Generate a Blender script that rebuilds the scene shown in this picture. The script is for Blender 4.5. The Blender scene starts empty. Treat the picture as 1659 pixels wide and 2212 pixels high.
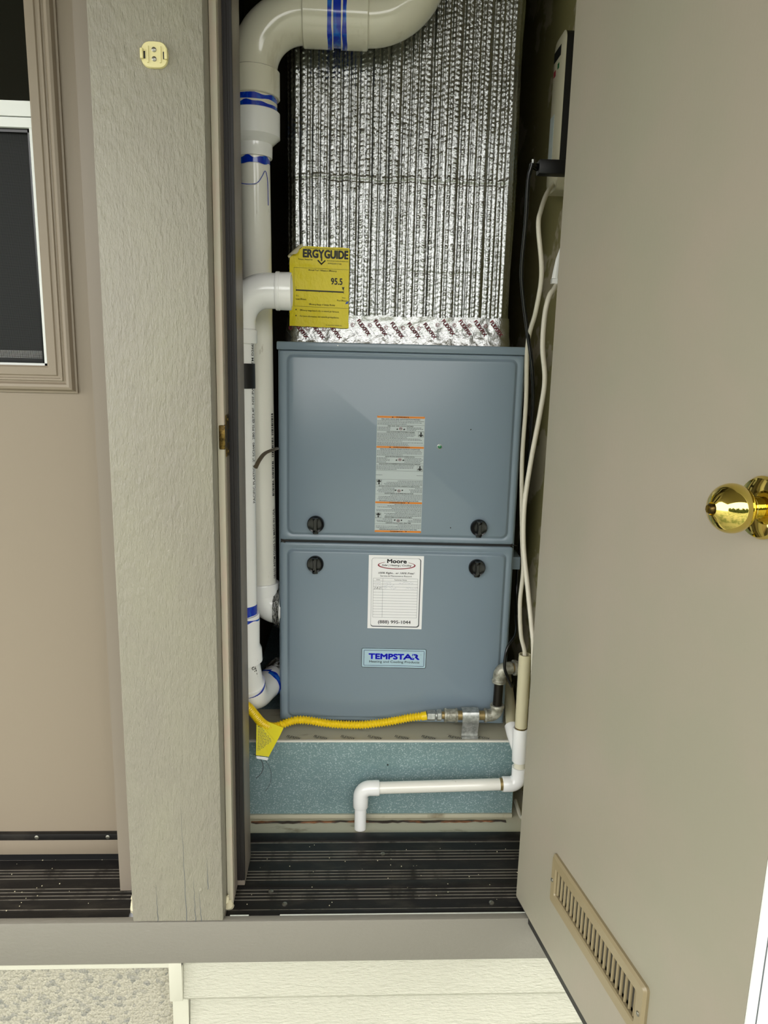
import bpy, bmesh, math, random
from mathutils import Vector, Matrix
random.seed(7)
R = math.radians
S = bpy.context.scene
COL = S.collection
PI = math.pi

# ------------------------------------------------------------------ camera, sky, exposure
cam_d = bpy.data.cameras.new('camera'); cam = bpy.data.objects.new('camera', cam_d); COL.objects.link(cam)
cam_d.sensor_fit = 'VERTICAL'; cam_d.sensor_height = 24.0; cam_d.sensor_width = 18.0
cam_d.lens = 24.0 * 1600 / 2212
cam_d.clip_start = 0.02
def cam_matrix(yaw=2.7, f=1600.0, xv=641 - 829.5, yv=8955 - 1106):
    d = Vector((xv, yv, f)).normalized()                 # world down, seen from the camera (x right, y down, z ahead)
    z = Vector((0, 0, 1)); F = (z - d * z.dot(d)).normalized(); Rt = d.cross(F)
    a = R(yaw)
    Y = math.cos(a) * F - math.sin(a) * Rt; X = math.cos(a) * Rt + math.sin(a) * F; Z = -d
    m = Matrix(((X.x, X.y, X.z), (Y.x, Y.y, Y.z), (Z.x, Z.y, Z.z)))      # camera -> world
    r = Vector(m @ Vector((1, 0, 0))); u = Vector(m @ Vector((0, -1, 0))); b = Vector(m @ Vector((0, 0, -1)))
    return Matrix(((r.x, u.x, b.x, 0), (r.y, u.y, b.y, 0), (r.z, u.z, b.z, 1.5), (0, 0, 0, 1)))
cam.matrix_world = cam_matrix()
S.camera = cam

W = bpy.data.worlds.new('overcast_sky'); S.world = W; W.use_nodes = True
bg = W.node_tree.nodes['Background']
bg.inputs[0].default_value = (1.0, 0.995, 0.97, 1); bg.inputs[1].default_value = 1.0
S.view_settings.view_transform = 'Standard'; S.view_settings.look = 'None'
S.view_settings.gamma = 1.0; S.view_settings.use_curve_mapping = False
S.view_settings.exposure = 2.35

# ------------------------------------------------------------------ materials
def srgb(r, g, b):
    f = lambda c: (c / 255 / 12.92) if c / 255 <= 0.04045 else ((c / 255 + 0.055) / 1.055) ** 2.4
    return (f(r), f(g), f(b), 1)
MATS = {}
def mat(name, col, rough=0.5, metal=0.0, spec=0.5, noise=None, bump=None, coat=0.0, trans=0.0, emit=0.0):
    """noise=(col2, scale(x,y,z), lo, hi); bump=(scale(x,y,z), strength, distance, detail)"""
    if name in MATS: return MATS[name]
    m = bpy.data.materials.new(name); m.use_nodes = True; t = m.node_tree; b = t.nodes['Principled BSDF']
    c = srgb(*col)
    b.inputs['Base Color'].default_value = c; b.inputs['Roughness'].default_value = rough
    b.inputs['Metallic'].default_value = metal; b.inputs['Specular IOR Level'].default_value = spec
    b.inputs['Coat Weight'].default_value = coat; b.inputs['Transmission Weight'].default_value = trans
    if emit:
        b.inputs['Emission Color'].default_value = c; b.inputs['Emission Strength'].default_value = emit
    tc = t.nodes.new('ShaderNodeTexCoord')
    def nz(scale, detail=4, rough_=0.6):
        mp = t.nodes.new('ShaderNodeMapping'); mp.inputs['Scale'].default_value = scale
        t.links.new(tc.outputs['Object'], mp.inputs['Vector'])
        n = t.nodes.new('ShaderNodeTexNoise'); n.inputs['Scale'].default_value = 1.0
        n.inputs['Detail'].default_value = detail; n.inputs['Roughness'].default_value = rough_
        t.links.new(mp.outputs[0], n.inputs['Vector']); return n
    if noise:
        c2, sc, lo, hi = noise
        n = nz(sc); rp = t.nodes.new('ShaderNodeMapRange'); rp.inputs[1].default_value = lo; rp.inputs[2].default_value = hi
        t.links.new(n.outputs[0], rp.inputs[0])
        mx = t.nodes.new('ShaderNodeMix'); mx.data_type = 'RGBA'
        mx.inputs[6].default_value = c; mx.inputs[7].default_value = srgb(*c2)
        t.links.new(rp.outputs[0], mx.inputs[0]); t.links.new(mx.outputs[2], b.inputs['Base Color'])
    if bump:
        bs = bump if isinstance(bump, list) else [bump]; prev = None
        for (sc, st, dist, det) in bs:
            n = nz(sc, det); bp = t.nodes.new('ShaderNodeBump'); bp.inputs['Strength'].default_value = st; bp.inputs['Distance'].default_value = dist
            t.links.new(n.outputs[0], bp.inputs['Height'])
            if prev: t.links.new(prev.outputs[0], bp.inputs['Normal'])
            prev = bp
        t.links.new(prev.outputs[0], b.inputs['Normal'])
    MATS[name] = m
    return m
M = {}
M['post'] = mat('rough_taupe_paint', (146, 142, 126), 0.30, noise=((142, 137, 124), (9, 9, 4), .35, .65),
                bump=[((120, 120, 42), 1.0, .004, 7), ((330, 330, 90), .6, .003, 3)])
M['fascia'] = mat('taupe_board_paint', (128, 124, 114), 0.45, bump=[((90, 200, 160), .5, .002, 5)])
M['door'] = mat('smooth_taupe_paint', (140, 136, 119), 0.42, bump=[((220, 220, 60), .12, .001, 3)], noise=((145, 137, 122), (3, 3, 3), .4, .6))
M['ldoor'] = mat('brown_taupe_paint', (140, 128, 111), 0.45, bump=[((260, 260, 50), .10, .001, 3)])
M['jamb'] = mat('jamb_paint', (134, 124, 111), 0.42)
M['jamb_light'] = mat('pale_jamb_edge_paint', (186, 180, 160), 0.45, noise=((190, 172, 155), (20, 20, 6), .45, .6))
M['gasket'] = mat('dark_brown_weatherstrip', (20, 15, 14), 0.5)
M['black'] = mat('black_rubber', (14, 14, 15), 0.45)
M['blackgloss'] = mat('black_gloss_plastic', (9, 9, 12), 0.18)
M['thresh'] = mat('dark_bronze_metal', (20, 18, 17), 0.5, 0.0, .35, noise=((52, 48, 42), (14, 40, 10), .5, .78), bump=[((300, 300, 300), .15, .001, 2)])
M['worn'] = mat('worn_bare_metal_rib', (150, 143, 132), 0.4, .7, noise=((70, 65, 58), (30, 10, 10), .5, .7))
M['screw'] = mat('zinc_screw', (150, 148, 138), 0.3, .9)
M['siding'] = mat('cream_siding_paint', (193, 191, 174), 0.5, bump=[((60, 200, 220), .9, .006, 5)])
M['cream'] = mat('cream_trim_paint', (194, 192, 175), 0.5, bump=[((200, 200, 60), .2, .001, 3)])
M['foil'] = mat('aluminium_foil', (170, 172, 171), 0.10, 1.0, bump=[((200, 200, 140), .32, .004, 4)])
M['tape'] = mat('foil_tape', (190, 191, 190), 0.27, .95, bump=[((60, 60, 60), .5, .006, 5)])
M['crumple'] = mat('crumpled_foil', (176, 176, 174), 0.22, 1.0, bump=[((120, 120, 120), .8, .006, 5)])
M['pvc'] = mat('ivory_pvc', (226, 222, 203), 0.12, coat=.3, noise=((206, 200, 178), (20, 20, 5), .62, .75))
M['pvcm'] = mat('lightened_ivory_pvc', (240, 238, 228), 0.14, coat=.3, noise=((190, 184, 168), (40, 40, 14), .68, .76))  # ivory PVC painted whiter for the strong light on the low pipes
M['pvcw'] = mat('white_pvc', (246, 246, 244), 0.12, coat=.3, noise=((120, 116, 108), (130, 130, 90), .74, .77))
M['pvcy'] = mat('yellowed_pvc', (214, 206, 172), 0.3, noise=((176, 160, 116), (16, 16, 5), .55, .75))
M['blue'] = mat('blue_pipe_cement', (10, 48, 176), 0.16, coat=.4, noise=((30, 110, 205), (70, 70, 30), .48, .66))
M['furnace'] = mat('blue_grey_enamel', (128, 144, 156), 0.27, bump=[((900, 900, 900), .05, .0004, 2)])
M['hollow_dark'] = mat('seam_and_hollow_dark', (20, 22, 25), 0.6)  # near-black for seams, and for the shade inside holes and hollows
M['galv'] = mat('galvanised_steel', (198, 200, 196), 0.36, .7, noise=((160, 162, 158), (90, 90, 90), .4, .6))
M['iron'] = mat('dark_iron_pipe', (42, 38, 33), 0.35, .6, noise=((110, 98, 78), (90, 90, 40), .6, .72), bump=[((200, 200, 200), .3, .001, 3)])
M['malleable'] = mat('galvanised_fitting', (186, 184, 170), 0.42, .45, noise=((138, 136, 122), (70, 70, 70), .4, .6), bump=[((260, 260, 260), .5, .0015, 4)])
M['brassy'] = mat('dull_brass_thread', (158, 138, 92), 0.45, .6)
M['brass'] = mat('polished_brass', (224, 202, 112), 0.07, 1.0)
M['brassdark'] = mat('aged_brass', (120, 98, 50), 0.35, .9, noise=((60, 48, 24), (120, 120, 120), .45, .6))
M['yellow'] = mat('yellow_gas_hose', (240, 205, 20), 0.34)
M['ylabel'] = mat('yellow_label_paper', (238, 218, 8), 0.42, bump=[((55, 55, 40), .35, .004, 3)])
M['ytag'] = mat('yellow_tag', (236, 222, 40), 0.4)
M['paper'] = mat('white_paper', (250, 250, 250), 0.5)
M['paperback'] = mat('cream_label_backing', (206, 198, 170), 0.55)
M['ink'] = mat('black_ink', (12, 12, 12), 0.5)
M['inkgrey'] = mat('grey_ink', (84, 88, 92), 0.5)
M['inkblue'] = mat('blue_ink', (14, 18, 246), 0.4)
M['inkred'] = mat('maroon_ink', (140, 22, 44), 0.45)
M['inkpen'] = mat('pen_ink', (110, 118, 150), 0.5)
M['orange'] = mat('orange_ink', (222, 130, 20), 0.45)
M['warnpaper'] = mat('pale_label_film', (190, 200, 200), 0.35)
M['npblue'] = mat('pale_blue_nameplate', (176, 205, 218), 0.3)
M['npnavy'] = mat('navy_ink', (22, 30, 90), 0.35)
M['green'] = mat('green_glass', (18, 120, 70), 0.08, coat=.6)
M['whitecable'] = mat('white_vinyl_hose', (214, 208, 190), 0.38)
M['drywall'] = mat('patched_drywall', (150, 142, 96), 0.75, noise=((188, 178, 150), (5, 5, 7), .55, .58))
M['darkwall'] = mat('dark_closet_wall', (70, 60, 44), 0.85)  # dark colour stands for the unlit closet interior
M['floor'] = mat('closet_floor_metal', (186, 182, 160), 0.5, 0.0, noise=((128, 116, 92), (12, 30, 10), .6, .75))
M['rust'] = mat('rust_and_gap_shade', (128, 82, 48), 0.7, noise=((48, 38, 28), (16, 60, 60), .42, .52))  # rust, with dark patches standing for the shaded gap
M['ground'] = mat('pale_paving', (150, 150, 138), 0.8, noise=((96, 108, 82), (1, 1, 1), .45, .6))
M['ceil'] = mat('porch_ceiling_paint', (104, 96, 76), 0.7)
M['device'] = mat('ivory_plastic', (196, 190, 166), 0.4)
M['clip'] = mat('yellowed_ivory_plastic', (218, 208, 152), 0.35)
M['vent'] = mat('tan_enamel', (134, 121, 92), 0.32)
M['glass'] = mat('dark_room_glass', (6, 9, 8), 0.04, coat=.3)  # opaque pane, darkness of the unlit room painted into its colour
M['glassmatt'] = mat('matt_dark_room_glass', (4, 9, 8), 0.35, spec=.12)  # unlit room painted into the pane, matt to keep reflections down
M['hem'] = mat('painted_edge_glint', (226, 223, 212), 0.4)  # pale colour stands for light caught along the foil edge
M['vinyl'] = mat('white_vinyl_frame', (226, 229, 226), 0.35)
M['brownstrap'] = mat('brown_plastic_tie', (92, 80, 62), 0.4)
M['reddish'] = mat('red_leaf', (170, 84, 64), 0.6)
M['debris'] = mat('pale_debris', (206, 198, 168), 0.8)

def galv_spangle():
    m = bpy.data.materials.new('spangled_galvanised_sheet'); m.use_nodes = True; t = m.node_tree; b = t.nodes['Principled BSDF']
    tc = t.nodes.new('ShaderNodeTexCoord')
    v = t.nodes.new('ShaderNodeTexVoronoi'); v.inputs['Scale'].default_value = 480
    t.links.new(tc.outputs['Object'], v.inputs['Vector'])
    n = t.nodes.new('ShaderNodeTexNoise'); n.inputs['Scale'].default_value = 9; n.inputs['Detail'].default_value = 5
    t.links.new(tc.outputs['Object'], n.inputs['Vector'])
    r = t.nodes.new('ShaderNodeValToRGB'); r.color_ramp.elements[0].position = .72; r.color_ramp.elements[1].position = 1.0
    r.color_ramp.elements[0].color = srgb(138, 166, 169); r.color_ramp.elements[1].color = srgb(196, 214, 216)
    sp = t.nodes.new('ShaderNodeSeparateColor'); t.links.new(v.outputs['Color'], sp.inputs[0]); t.links.new(sp.outputs[0], r.inputs[0])
    mx = t.nodes.new('ShaderNodeMix'); mx.data_type = 'RGBA'; mx.blend_type = 'MULTIPLY'; mx.inputs[0].default_value = .35
    t.links.new(r.outputs[0], mx.inputs[6])
    r2 = t.nodes.new('ShaderNodeValToRGB'); r2.color_ramp.elements[0].position = .35; r2.color_ramp.elements[0].color = (.62, .66, .64, 1); r2.color_ramp.elements[1].position = .6
    t.links.new(n.outputs[0], r2.inputs[0]); t.links.new(r2.outputs[0], mx.inputs[7]); t.links.new(mx.outputs[2], b.inputs['Base Color'])
    b.inputs['Metallic'].default_value = .45; b.inputs['Roughness'].default_value = .45
    return m
M['spangle'] = galv_spangle()

def concrete_mat():
    m = bpy.data.materials.new('exposed_aggregate_concrete'); m.use_nodes = True; t = m.node_tree; b = t.nodes['Principled BSDF']
    tc = t.nodes.new('ShaderNodeTexCoord')
    v = t.nodes.new('ShaderNodeTexVoronoi'); v.inputs['Scale'].default_value = 110; v.inputs['Randomness'].default_value = 1
    n = t.nodes.new('ShaderNodeTexNoise'); n.inputs['Scale'].default_value = 260; n.inputs['Detail'].default_value = 6
    for q in (v, n): t.links.new(tc.outputs['Object'], q.inputs['Vector'])
    sp = t.nodes.new('ShaderNodeSeparateColor'); t.links.new(v.outputs['Color'], sp.inputs[0])
    r = t.nodes.new('ShaderNodeValToRGB'); r.color_ramp.elements[0].position = 0; r.color_ramp.elements[0].color = srgb(92, 98, 100)
    r.color_ramp.elements[1].position = .35; r.color_ramp.elements[1].color = srgb(172, 167, 148)
    t.links.new(sp.outputs[0], r.inputs[0])
    r2 = t.nodes.new('ShaderNodeValToRGB'); r2.color_ramp.elements[0].position = .35; r2.color_ramp.elements[0].color = srgb(140, 138, 128); r2.color_ramp.elements[1].position = .65; r2.color_ramp.elements[1].color = srgb(196, 190, 170)
    t.links.new(n.outputs[0], r2.inputs[0])
    mx = t.nodes.new('ShaderNodeMix'); mx.data_type = 'RGBA'; mx.inputs[0].default_value = .55
    t.links.new(r.outputs[0], mx.inputs[6]); t.links.new(r2.outputs[0], mx.inputs[7]); t.links.new(mx.outputs[2], b.inputs['Base Color'])
    bp = t.nodes.new('ShaderNodeBump'); bp.inputs['Strength'].default_value = .9; bp.inputs['Distance'].default_value = .004
    ad = t.nodes.new('ShaderNodeMath'); ad.operation = 'SUBTRACT'; t.links.new(n.outputs[0], ad.inputs[0]); t.links.new(v.outputs['Distance'], ad.inputs[1])
    t.links.new(ad.outputs[0], bp.inputs['Height']); t.links.new(bp.outputs[0], b.inputs['Normal'])
    b.inputs['Roughness'].default_value = .85
    return m
M['concrete'] = concrete_mat()

def screen_mat():
    m = bpy.data.materials.new('insect_screen_mesh'); m.use_nodes = True; t = m.node_tree; b = t.nodes['Principled BSDF']
    b.inputs['Base Color'].default_value = srgb(15, 17, 17); b.inputs['Roughness'].default_value = .6
    tc = t.nodes.new('ShaderNodeTexCoord'); sp = t.nodes.new('ShaderNodeSeparateXYZ'); t.links.new(tc.outputs['Object'], sp.inputs[0])
    outs = []
    for ax in (0, 2):
        mu = t.nodes.new('ShaderNodeMath'); mu.operation = 'MULTIPLY'; mu.inputs[1].default_value = 560; t.links.new(sp.outputs[ax], mu.inputs[0])
        fr = t.nodes.new('ShaderNodeMath'); fr.operation = 'FRACT'; t.links.new(mu.outputs[0], fr.inputs[0])
        lt = t.nodes.new('ShaderNodeMath'); lt.operation = 'LESS_THAN'; lt.inputs[1].default_value = .42; t.links.new(fr.outputs[0], lt.inputs[0]); outs.append(lt)
    mx = t.nodes.new('ShaderNodeMath'); mx.operation = 'MAXIMUM'; t.links.new(outs[0].outputs[0], mx.inputs[0]); t.links.new(outs[1].outputs[0], mx.inputs[1])
    t.links.new(mx.outputs[0], b.inputs['Alpha'])
    return m
M['screen'] = screen_mat()

# ------------------------------------------------------------------ mesh helpers
class MB:
    def __init__(self): self.v = []; self.f = []
    def add(self, vs, fs):
        o = len(self.v); self.v += [tuple(p) for p in vs]; self.f += [tuple(i + o for i in f) for f in fs]; return self
    def box(self, x0, x1, y0, y1, z0, z1, bev=0.0, seg=2):
        if bev <= 0:
            return self.add([(x0,y0,z0),(x1,y0,z0),(x1,y1,z0),(x0,y1,z0),(x0,y0,z1),(x1,y0,z1),(x1,y1,z1),(x0,y1,z1)],
                            [(0,3,2,1),(4,5,6,7),(0,1,5,4),(1,2,6,5),(2,3,7,6),(3,0,4,7)])
        bm = bmesh.new(); bmesh.ops.create_cube(bm, size=1)
        for v in bm.verts: v.co = Vector(((x0+x1)/2 + v.co.x*(x1-x0), (y0+y1)/2 + v.co.y*(y1-y0), (z0+z1)/2 + v.co.z*(z1-z0)))
        bmesh.ops.bevel(bm, geom=list(bm.edges), offset=bev, segments=seg, affect='EDGES', profile=.5)
        bm.verts.index_update()
        self.add([v.co.copy() for v in bm.verts], [[v.index for v in f.verts] for f in bm.faces]); bm.free(); return self
    def tube(self, path, rad, n=24, caps=True, flat=1.0):
        path = [Vector(p) for p in path]; k = len(path)
        rad = list(rad) if isinstance(rad, (list, tuple)) else [rad]*k
        T = []
        for i in range(k):
            a = path[max(i-1, 0)]; b = path[min(i+1, k-1)]
            t = b - a
            if t.length < 1e-9: t = (path[min(i+2, k-1)] - path[max(i-2, 0)])
            T.append(t.normalized())
        u = T[0].cross(Vector((0.01, 1, 0.02))); u = u.normalized() if u.length > .1 else T[0].cross(Vector((1, 0, 0))).normalized()
        vs = []; fs = []
        for i in range(k):
            u = (u - T[i]*u.dot(T[i])).normalized(); w = T[i].cross(u)
            for j in range(n):
                a = 2*PI*j/n; vs.append(path[i] + u*(rad[i]*math.cos(a)) + w*(rad[i]*math.sin(a)*flat))
        for i in range(k-1):
            for j in range(n):
                fs.append((i*n+j, i*n+(j+1) % n, (i+1)*n+(j+1) % n, (i+1)*n+j))
        if caps: fs.append(tuple(range(n-1, -1, -1))); fs.append(tuple((k-1)*n+j for j in range(n)))
        return self.add(vs, fs)
    def prof(self, segs, n=32, caps=True):
        """segs: list of (point, radius) with sharp steps; consecutive points may coincide"""
        p = [Vector(a) for a, r in segs]; d = (p[-1]-p[0]).normalized()
        u = d.cross(Vector((0, 1, 0))); u = u.normalized() if u.length > .1 else d.cross(Vector((1, 0, 0))).normalized(); w = d.cross(u)
        vs = []; fs = []; k = len(segs)
        for i, (a, r) in enumerate(segs):
            for j in range(n):
                t = 2*PI*j/n; vs.append(p[i] + u*(r*math.cos(t)) + w*(r*math.sin(t)))
        for i in range(k-1):
            for j in range(n): fs.append((i*n+j, i*n+(j+1) % n, (i+1)*n+(j+1) % n, (i+1)*n+j))
        if caps: fs.append(tuple(range(n-1, -1, -1))); fs.append(tuple((k-1)*n+j for j in range(n)))
        return self.add(vs, fs)
    def rings(self, rs, cap0=True, cap1=True):
        n = len(rs[0]); vs = [p for r in rs for p in r]; fs = []
        for i in range(len(rs)-1):
            for j in range(n): fs.append((i*n+j, i*n+(j+1) % n, (i+1)*n+(j+1) % n, (i+1)*n+j))
        if cap0: fs.append(tuple(range(n-1, -1, -1)))
        if cap1: fs.append(tuple((len(rs)-1)*n+j for j in range(n)))
        return self.add(vs, fs)
    def build(self, name, material, parent=None, smooth=True, angle=35):
        me = bpy.data.meshes.new(name); me.from_pydata([tuple(p) for p in self.v], [], self.f); me.validate(); me.update()
        bm = bmesh.new(); bm.from_mesh(me); bmesh.ops.recalc_face_normals(bm, faces=bm.faces); bm.to_mesh(me); bm.free()
        if smooth:
            me.polygons.foreach_set('use_smooth', [True]*len(me.polygons))
            try: me.set_sharp_from_angle(angle=R(angle))
            except Exception: pass
        o = bpy.data.objects.new(name, me); COL.objects.link(o)
        if isinstance(material, str): material = M[material]
        me.materials.append(material)
        if parent: o.parent = parent
        return o
def tag(o, label=None, cat=None, group=None, kind=None):
    if label: o['label'] = label
    if cat: o['category'] = cat
    if group: o['group'] = group
    if kind: o['kind'] = kind
    return o
def empty(name, loc, rz=0.0):
    o = bpy.data.objects.new(name, None); COL.objects.link(o); o.location = loc; o.rotation_euler = (0, 0, rz); o.empty_display_size = .05
    return o
def B(name, m, parent, *a, bev=0.0, seg=2): return MB().box(*a, bev=bev, seg=seg).build(name, m, parent)
def rrect(u0, u1, z0, z1, r, y, n=6):
    r = max(r, 1e-5); pts = []
    for (cx, cz, a0) in ((u1-r, z1-r, 0), (u0+r, z1-r, 90), (u0+r, z0+r, 180), (u1-r, z0+r, 270)):
        for i in range(n+1):
            a = R(a0 + 90*i/n); pts.append((cx + r*math.cos(a), y, cz + r*math.sin(a)))
    return pts
def plate(u0, u1, z0, z1, r, y0, y1, bev=0.0):
    """rounded plate; y1 is its front (smaller y)"""
    m = MB()
    if bev: m.rings([rrect(u0, u1, z0, z1, r, y0), rrect(u0, u1, z0, z1, r, y1+bev), rrect(u0+bev, u1-bev, z0+bev, z1-bev, max(r-bev, .0003), y1)])
    else: m.rings([rrect(u0, u1, z0, z1, r, y0), rrect(u0, u1, z0, z1, r, y1)])
    return m
def arc(c, r, a0, a1, ax, ay, n=10):
    c = Vector(c); ax = Vector(ax); ay = Vector(ay)
    return [c + ax*(r*math.cos(R(a0+(a1-a0)*i/n))) + ay*(r*math.sin(R(a0+(a1-a0)*i/n))) for i in range(n+1)]
def smooth_path(pts, n=8):
    P = [Vector(p) for p in pts]; P = [P[0]*2-P[1]] + P + [P[-1]*2-P[-2]]; out = []
    for i in range(1, len(P)-2):
        p0, p1, p2, p3 = P[i-1:i+3]
        for k in range(n):
            t = k/n; out.append(.5*((2*p1) + (p2-p0)*t + (2*p0-5*p1+4*p2-p3)*t*t + (3*p1-p0-3*p2+p3)*t**3))
    out.append(P[-2]); return out

_tc = bpy.data.curves.new('tmp_text', 'FONT'); _to = bpy.data.objects.new('tmp_text', _tc)
_cache = {}
def text2d(s, bold=0.0, shear=0.0, res=2):
    """flat triangulated text, normalised to the unit box: returns verts in 0..1 x 0..1 of the cap box, faces, aspect"""
    key = (s, bold, shear, res)
    if key in _cache: return _cache[key]
    _tc.body = s; _tc.size = 1; _tc.offset = bold; _tc.shear = shear; _tc.resolution_u = res; _tc.fill_mode = 'FRONT'
    me = bpy.data.meshes.new_from_object(_to)
    vs = [(v.co.x, v.co.y) for v in me.vertices]; fs = [tuple(p.vertices) for p in me.polygons]
    bpy.data.meshes.remove(me)
    if not vs: r = ([], [], 1)
    else:
        x0 = min(v[0] for v in vs); x1 = max(v[0] for v in vs)
        r = ([((x-x0)/(x1-x0), y/.72) for x, y in vs], fs, (x1-x0)/.72)
    _cache[key] = r; return r
def put_text(mb, s, x0, x1, y, h, fn, bold=0.0, shear=0.0, flip=None, rot=0.0, res=2):
    """text from x0 to x1 with baseline y and cap height h in a flat frame; fn maps (x, y) to 3-D; flip=(cx,cy) turns it upside down"""
    vs, fs, asp = text2d(s, 0.0, shear, res)
    if bold > .001:                                    # heavier strokes: the same outline laid down again, shifted a little
        k = bold*h*1.35
        for q in range(6):
            dx_, dy_ = k*math.cos(q*PI/3), k*math.sin(q*PI/3)
            put_text(mb, s, x0+k+dx_, x1-k+dx_, y+dy_, h, fn, 0.0, shear, flip, rot, res)
    out = []
    for a, b in vs:
        x = x0 + a*(x1-x0); yy = y + b*h
        if rot:
            dx, dy = x-x0, yy-y; x = x0 + dx*math.cos(rot)-dy*math.sin(rot); yy = y + dx*math.sin(rot)+dy*math.cos(rot)
        if flip: x, yy = 2*flip[0]-x, 2*flip[1]-yy
        out.append(fn(x, yy))
    mb.add(out, fs)
def flat_build(mb, name, m, parent):
    stuff = name in ('lettering', 'small_lettering', 'fine_print', 'table_lines', 'handwriting', 'prohibition_ring', 'pencil_arc')
    me = bpy.data.meshes.new(name); me.from_pydata([tuple(p) for p in mb.v], [], mb.f); me.update()
    o = bpy.data.objects.new(name, me); COL.objects.link(o); me.materials.append(M[m]); o.parent = parent
    if stuff: o['kind'] = 'stuff'
    return o
def quad(mb, x0, x1, y0, y1, fn, flip=None):
    c = [(x0, y0), (x1, y0), (x1, y1), (x0, y1)]
    if flip: c = [(2*flip[0]-x, 2*flip[1]-y) for x, y in c]
    mb.add([fn(*p) for p in c], [(0, 1, 2, 3)])
def screw(parent, x, y, z, r, n, m='screw', name='screw'):
    n = Vector(n).normalized(); p = Vector((x, y, z))
    mb = MB().prof([(p - n*r*.8, r), (p + n*r*.25, r), (p + n*r*.5, r*.6), (p+n*r*.5, r*.2), (p+n*r*.3, r*.18)], 12)
    return mb.build(name, m, parent)
# ------------------------------------------------------------------ the setting: outside wall
WF = 1.215                                     # front of the painted boards
st = lambda o: tag(o, kind='structure')
g = B('ground', 'ground', None, -9, 9, -14, 1.3, -.12, -.02); st(g)
cl = B('ceiling', 'ceil', None, -2.6, 2.6, -.9, 2.6, 2.57, 2.70); st(cl)

# tall hedge across the yard behind the viewer: seen only mirrored in the foil and the brass
hv = []; hf = []; hr = random.Random(11); NXh, NZh = 90, 16
for i in range(NZh+1):
    for j in range(NXh+1):
        hv.append((-11 + 22*j/NXh + hr.uniform(-.1, .1), -7.5 + hr.uniform(-.35, .35) - .8*(i/NZh)**3, -.02 + (2.7 + .5*math.sin(j*.35) + .35*math.sin(j*.9+1))*i/NZh))
for i in range(NZh):
    for j in range(NXh): hf.append((i*(NXh+1)+j, i*(NXh+1)+j+1, (i+1)*(NXh+1)+j+1, (i+1)*(NXh+1)+j))
nb = len(hv); hv += [(x, -9.2, z) for (x, y, z) in hv[-(NXh+1):]] + [(x, -9.2, -.02) for (x, y, z) in hv[-(NXh+1):]]
for q in range(2):
    a0 = NZh*(NXh+1) + q*(NXh+1)
    for j in range(NXh): hf.append((a0+j, a0+j+1, a0+NXh+1+j+1, a0+NXh+1+j))
hg = MB().add(hv, hf).build('hedge', mat('hedge_green', (62, 78, 44), .8, noise=((34, 44, 26), (6, 6, 6), .4, .6)), None, smooth=False)
st(hg)
post = B('trim_1', 'post', None, -.392, -.225, WF, 1.30, .467, 2.62, bev=.003)
tag(post, 'wide rough-textured taupe board between the two doors', None, kind='structure')
for (cx0, zt, zb, wob) in ((-.2925, .705, .467, .004), (-.2760, .560, .467, .002), (-.2655, .530, .467, .003), (-.3455, .545, .467, .001), (-.2515, .600, .535, .001)):
    a_, b_ = [], []
    for i in range(13):
        t = i/12; z = zt+(zb-zt)*t; x = cx0 + wob*(1-t)*-1 + .0006*math.sin(i*1.9); w = .00055*(.15+t)
        a_.append((x-w, WF-.0002, z)); b_.append((x+w, WF-.0002, z))
    MB().add(a_+b_, [(i, i+1, 14+i, 13+i) for i in range(12)]).build('crack', 'inkgrey', post, smooth=False)
for (x, z) in ((-.352, .538), (-.2675, .536), (-.353, 1.45), (-.268, 1.448)):
    MB().prof([((x, WF+.001, z), .0042), ((x, WF-.0004, z), .0042), ((x, WF-.0002, z), .0030)], 18).build('nail_head', 'post', post)
fas = B('trim_2', 'fascia', None, -1.6, 1.2, WF, 1.2305, .376, .4655, bev=.0015)
tag(fas, 'smooth taupe skirt board under both thresholds', None, kind='structure')
sm = MB(); hs = random.Random(5); x = -.215
while x < .33:
    w = hs.uniform(.01, .05); h0 = hs.uniform(.0006, .0026)
    if hs.random() < .8: sm.box(x, x+w, 1.2300, 1.2318, .4640-h0, .4662)
    x += w
sm = sm.build('paint_smear', mat('white_paint_smear', (196, 200, 190), .6), fas, smooth=False); sm['kind'] = 'stuff'
# cleats left and right of the left door, wall beyond the doors
st(B('trim_3', 'fascia', None, .425, .60, WF, 1.30, .467, 2.62, bev=.003))
st(B('trim_4', 'post', None, -1.6, -1.36, WF, 1.30, .467, 2.62, bev=.003))
st(B('wall_right', 'siding', None, .60, 2.4, 1.235, 1.36, .467, 2.62))
st(B('wall_left', 'siding', None, -2.6, -1.6, 1.235, 1.36, -.02, 2.62))
hd = MB().box(-1.36, -.392, WF, 1.36, 2.52, 2.62).box(-.225, .425, WF, 1.36, 2.52, 2.62).build('trim_5', 'fascia'); st(hd)

# lap siding under the skirt board: each board its own piece
sid = empty('wall_front', (0, 1.26, 0)); tag(sid, 'cream lap siding below the taupe skirt board', kind='structure')
def lap(x0, x1, zt, zb, yt, yb):
    m = MB(); k = lambda y: y-1.26                     # lower edge chamfered to darken like a shadow line under the lap
    sec_ = [(k(yt), zt), (k(yb), zb+.009), (k(yb+.0055), zb), (.03, zb), (.03, zt)]
    m.rings([[(x0, y, z) for y, z in sec_], [(x1, y, z) for y, z in sec_]])
    return m.build('siding_board', 'siding', sid)
lap(-.3045, 1.2, .40, .2865, 1.234, 1.219)
lap(-.297, 1.2, .30, .203, 1.244, 1.230)
lap(-.297, 1.2, .215, .11, 1.252, 1.238)
lap(-.297, 1.2, .12, -.02, 1.258, 1.244)
B('corner_board', 'cream', sid, -.3296, -.3052, 1.214-1.26, 0, .292, .3765, bev=.001)
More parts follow.
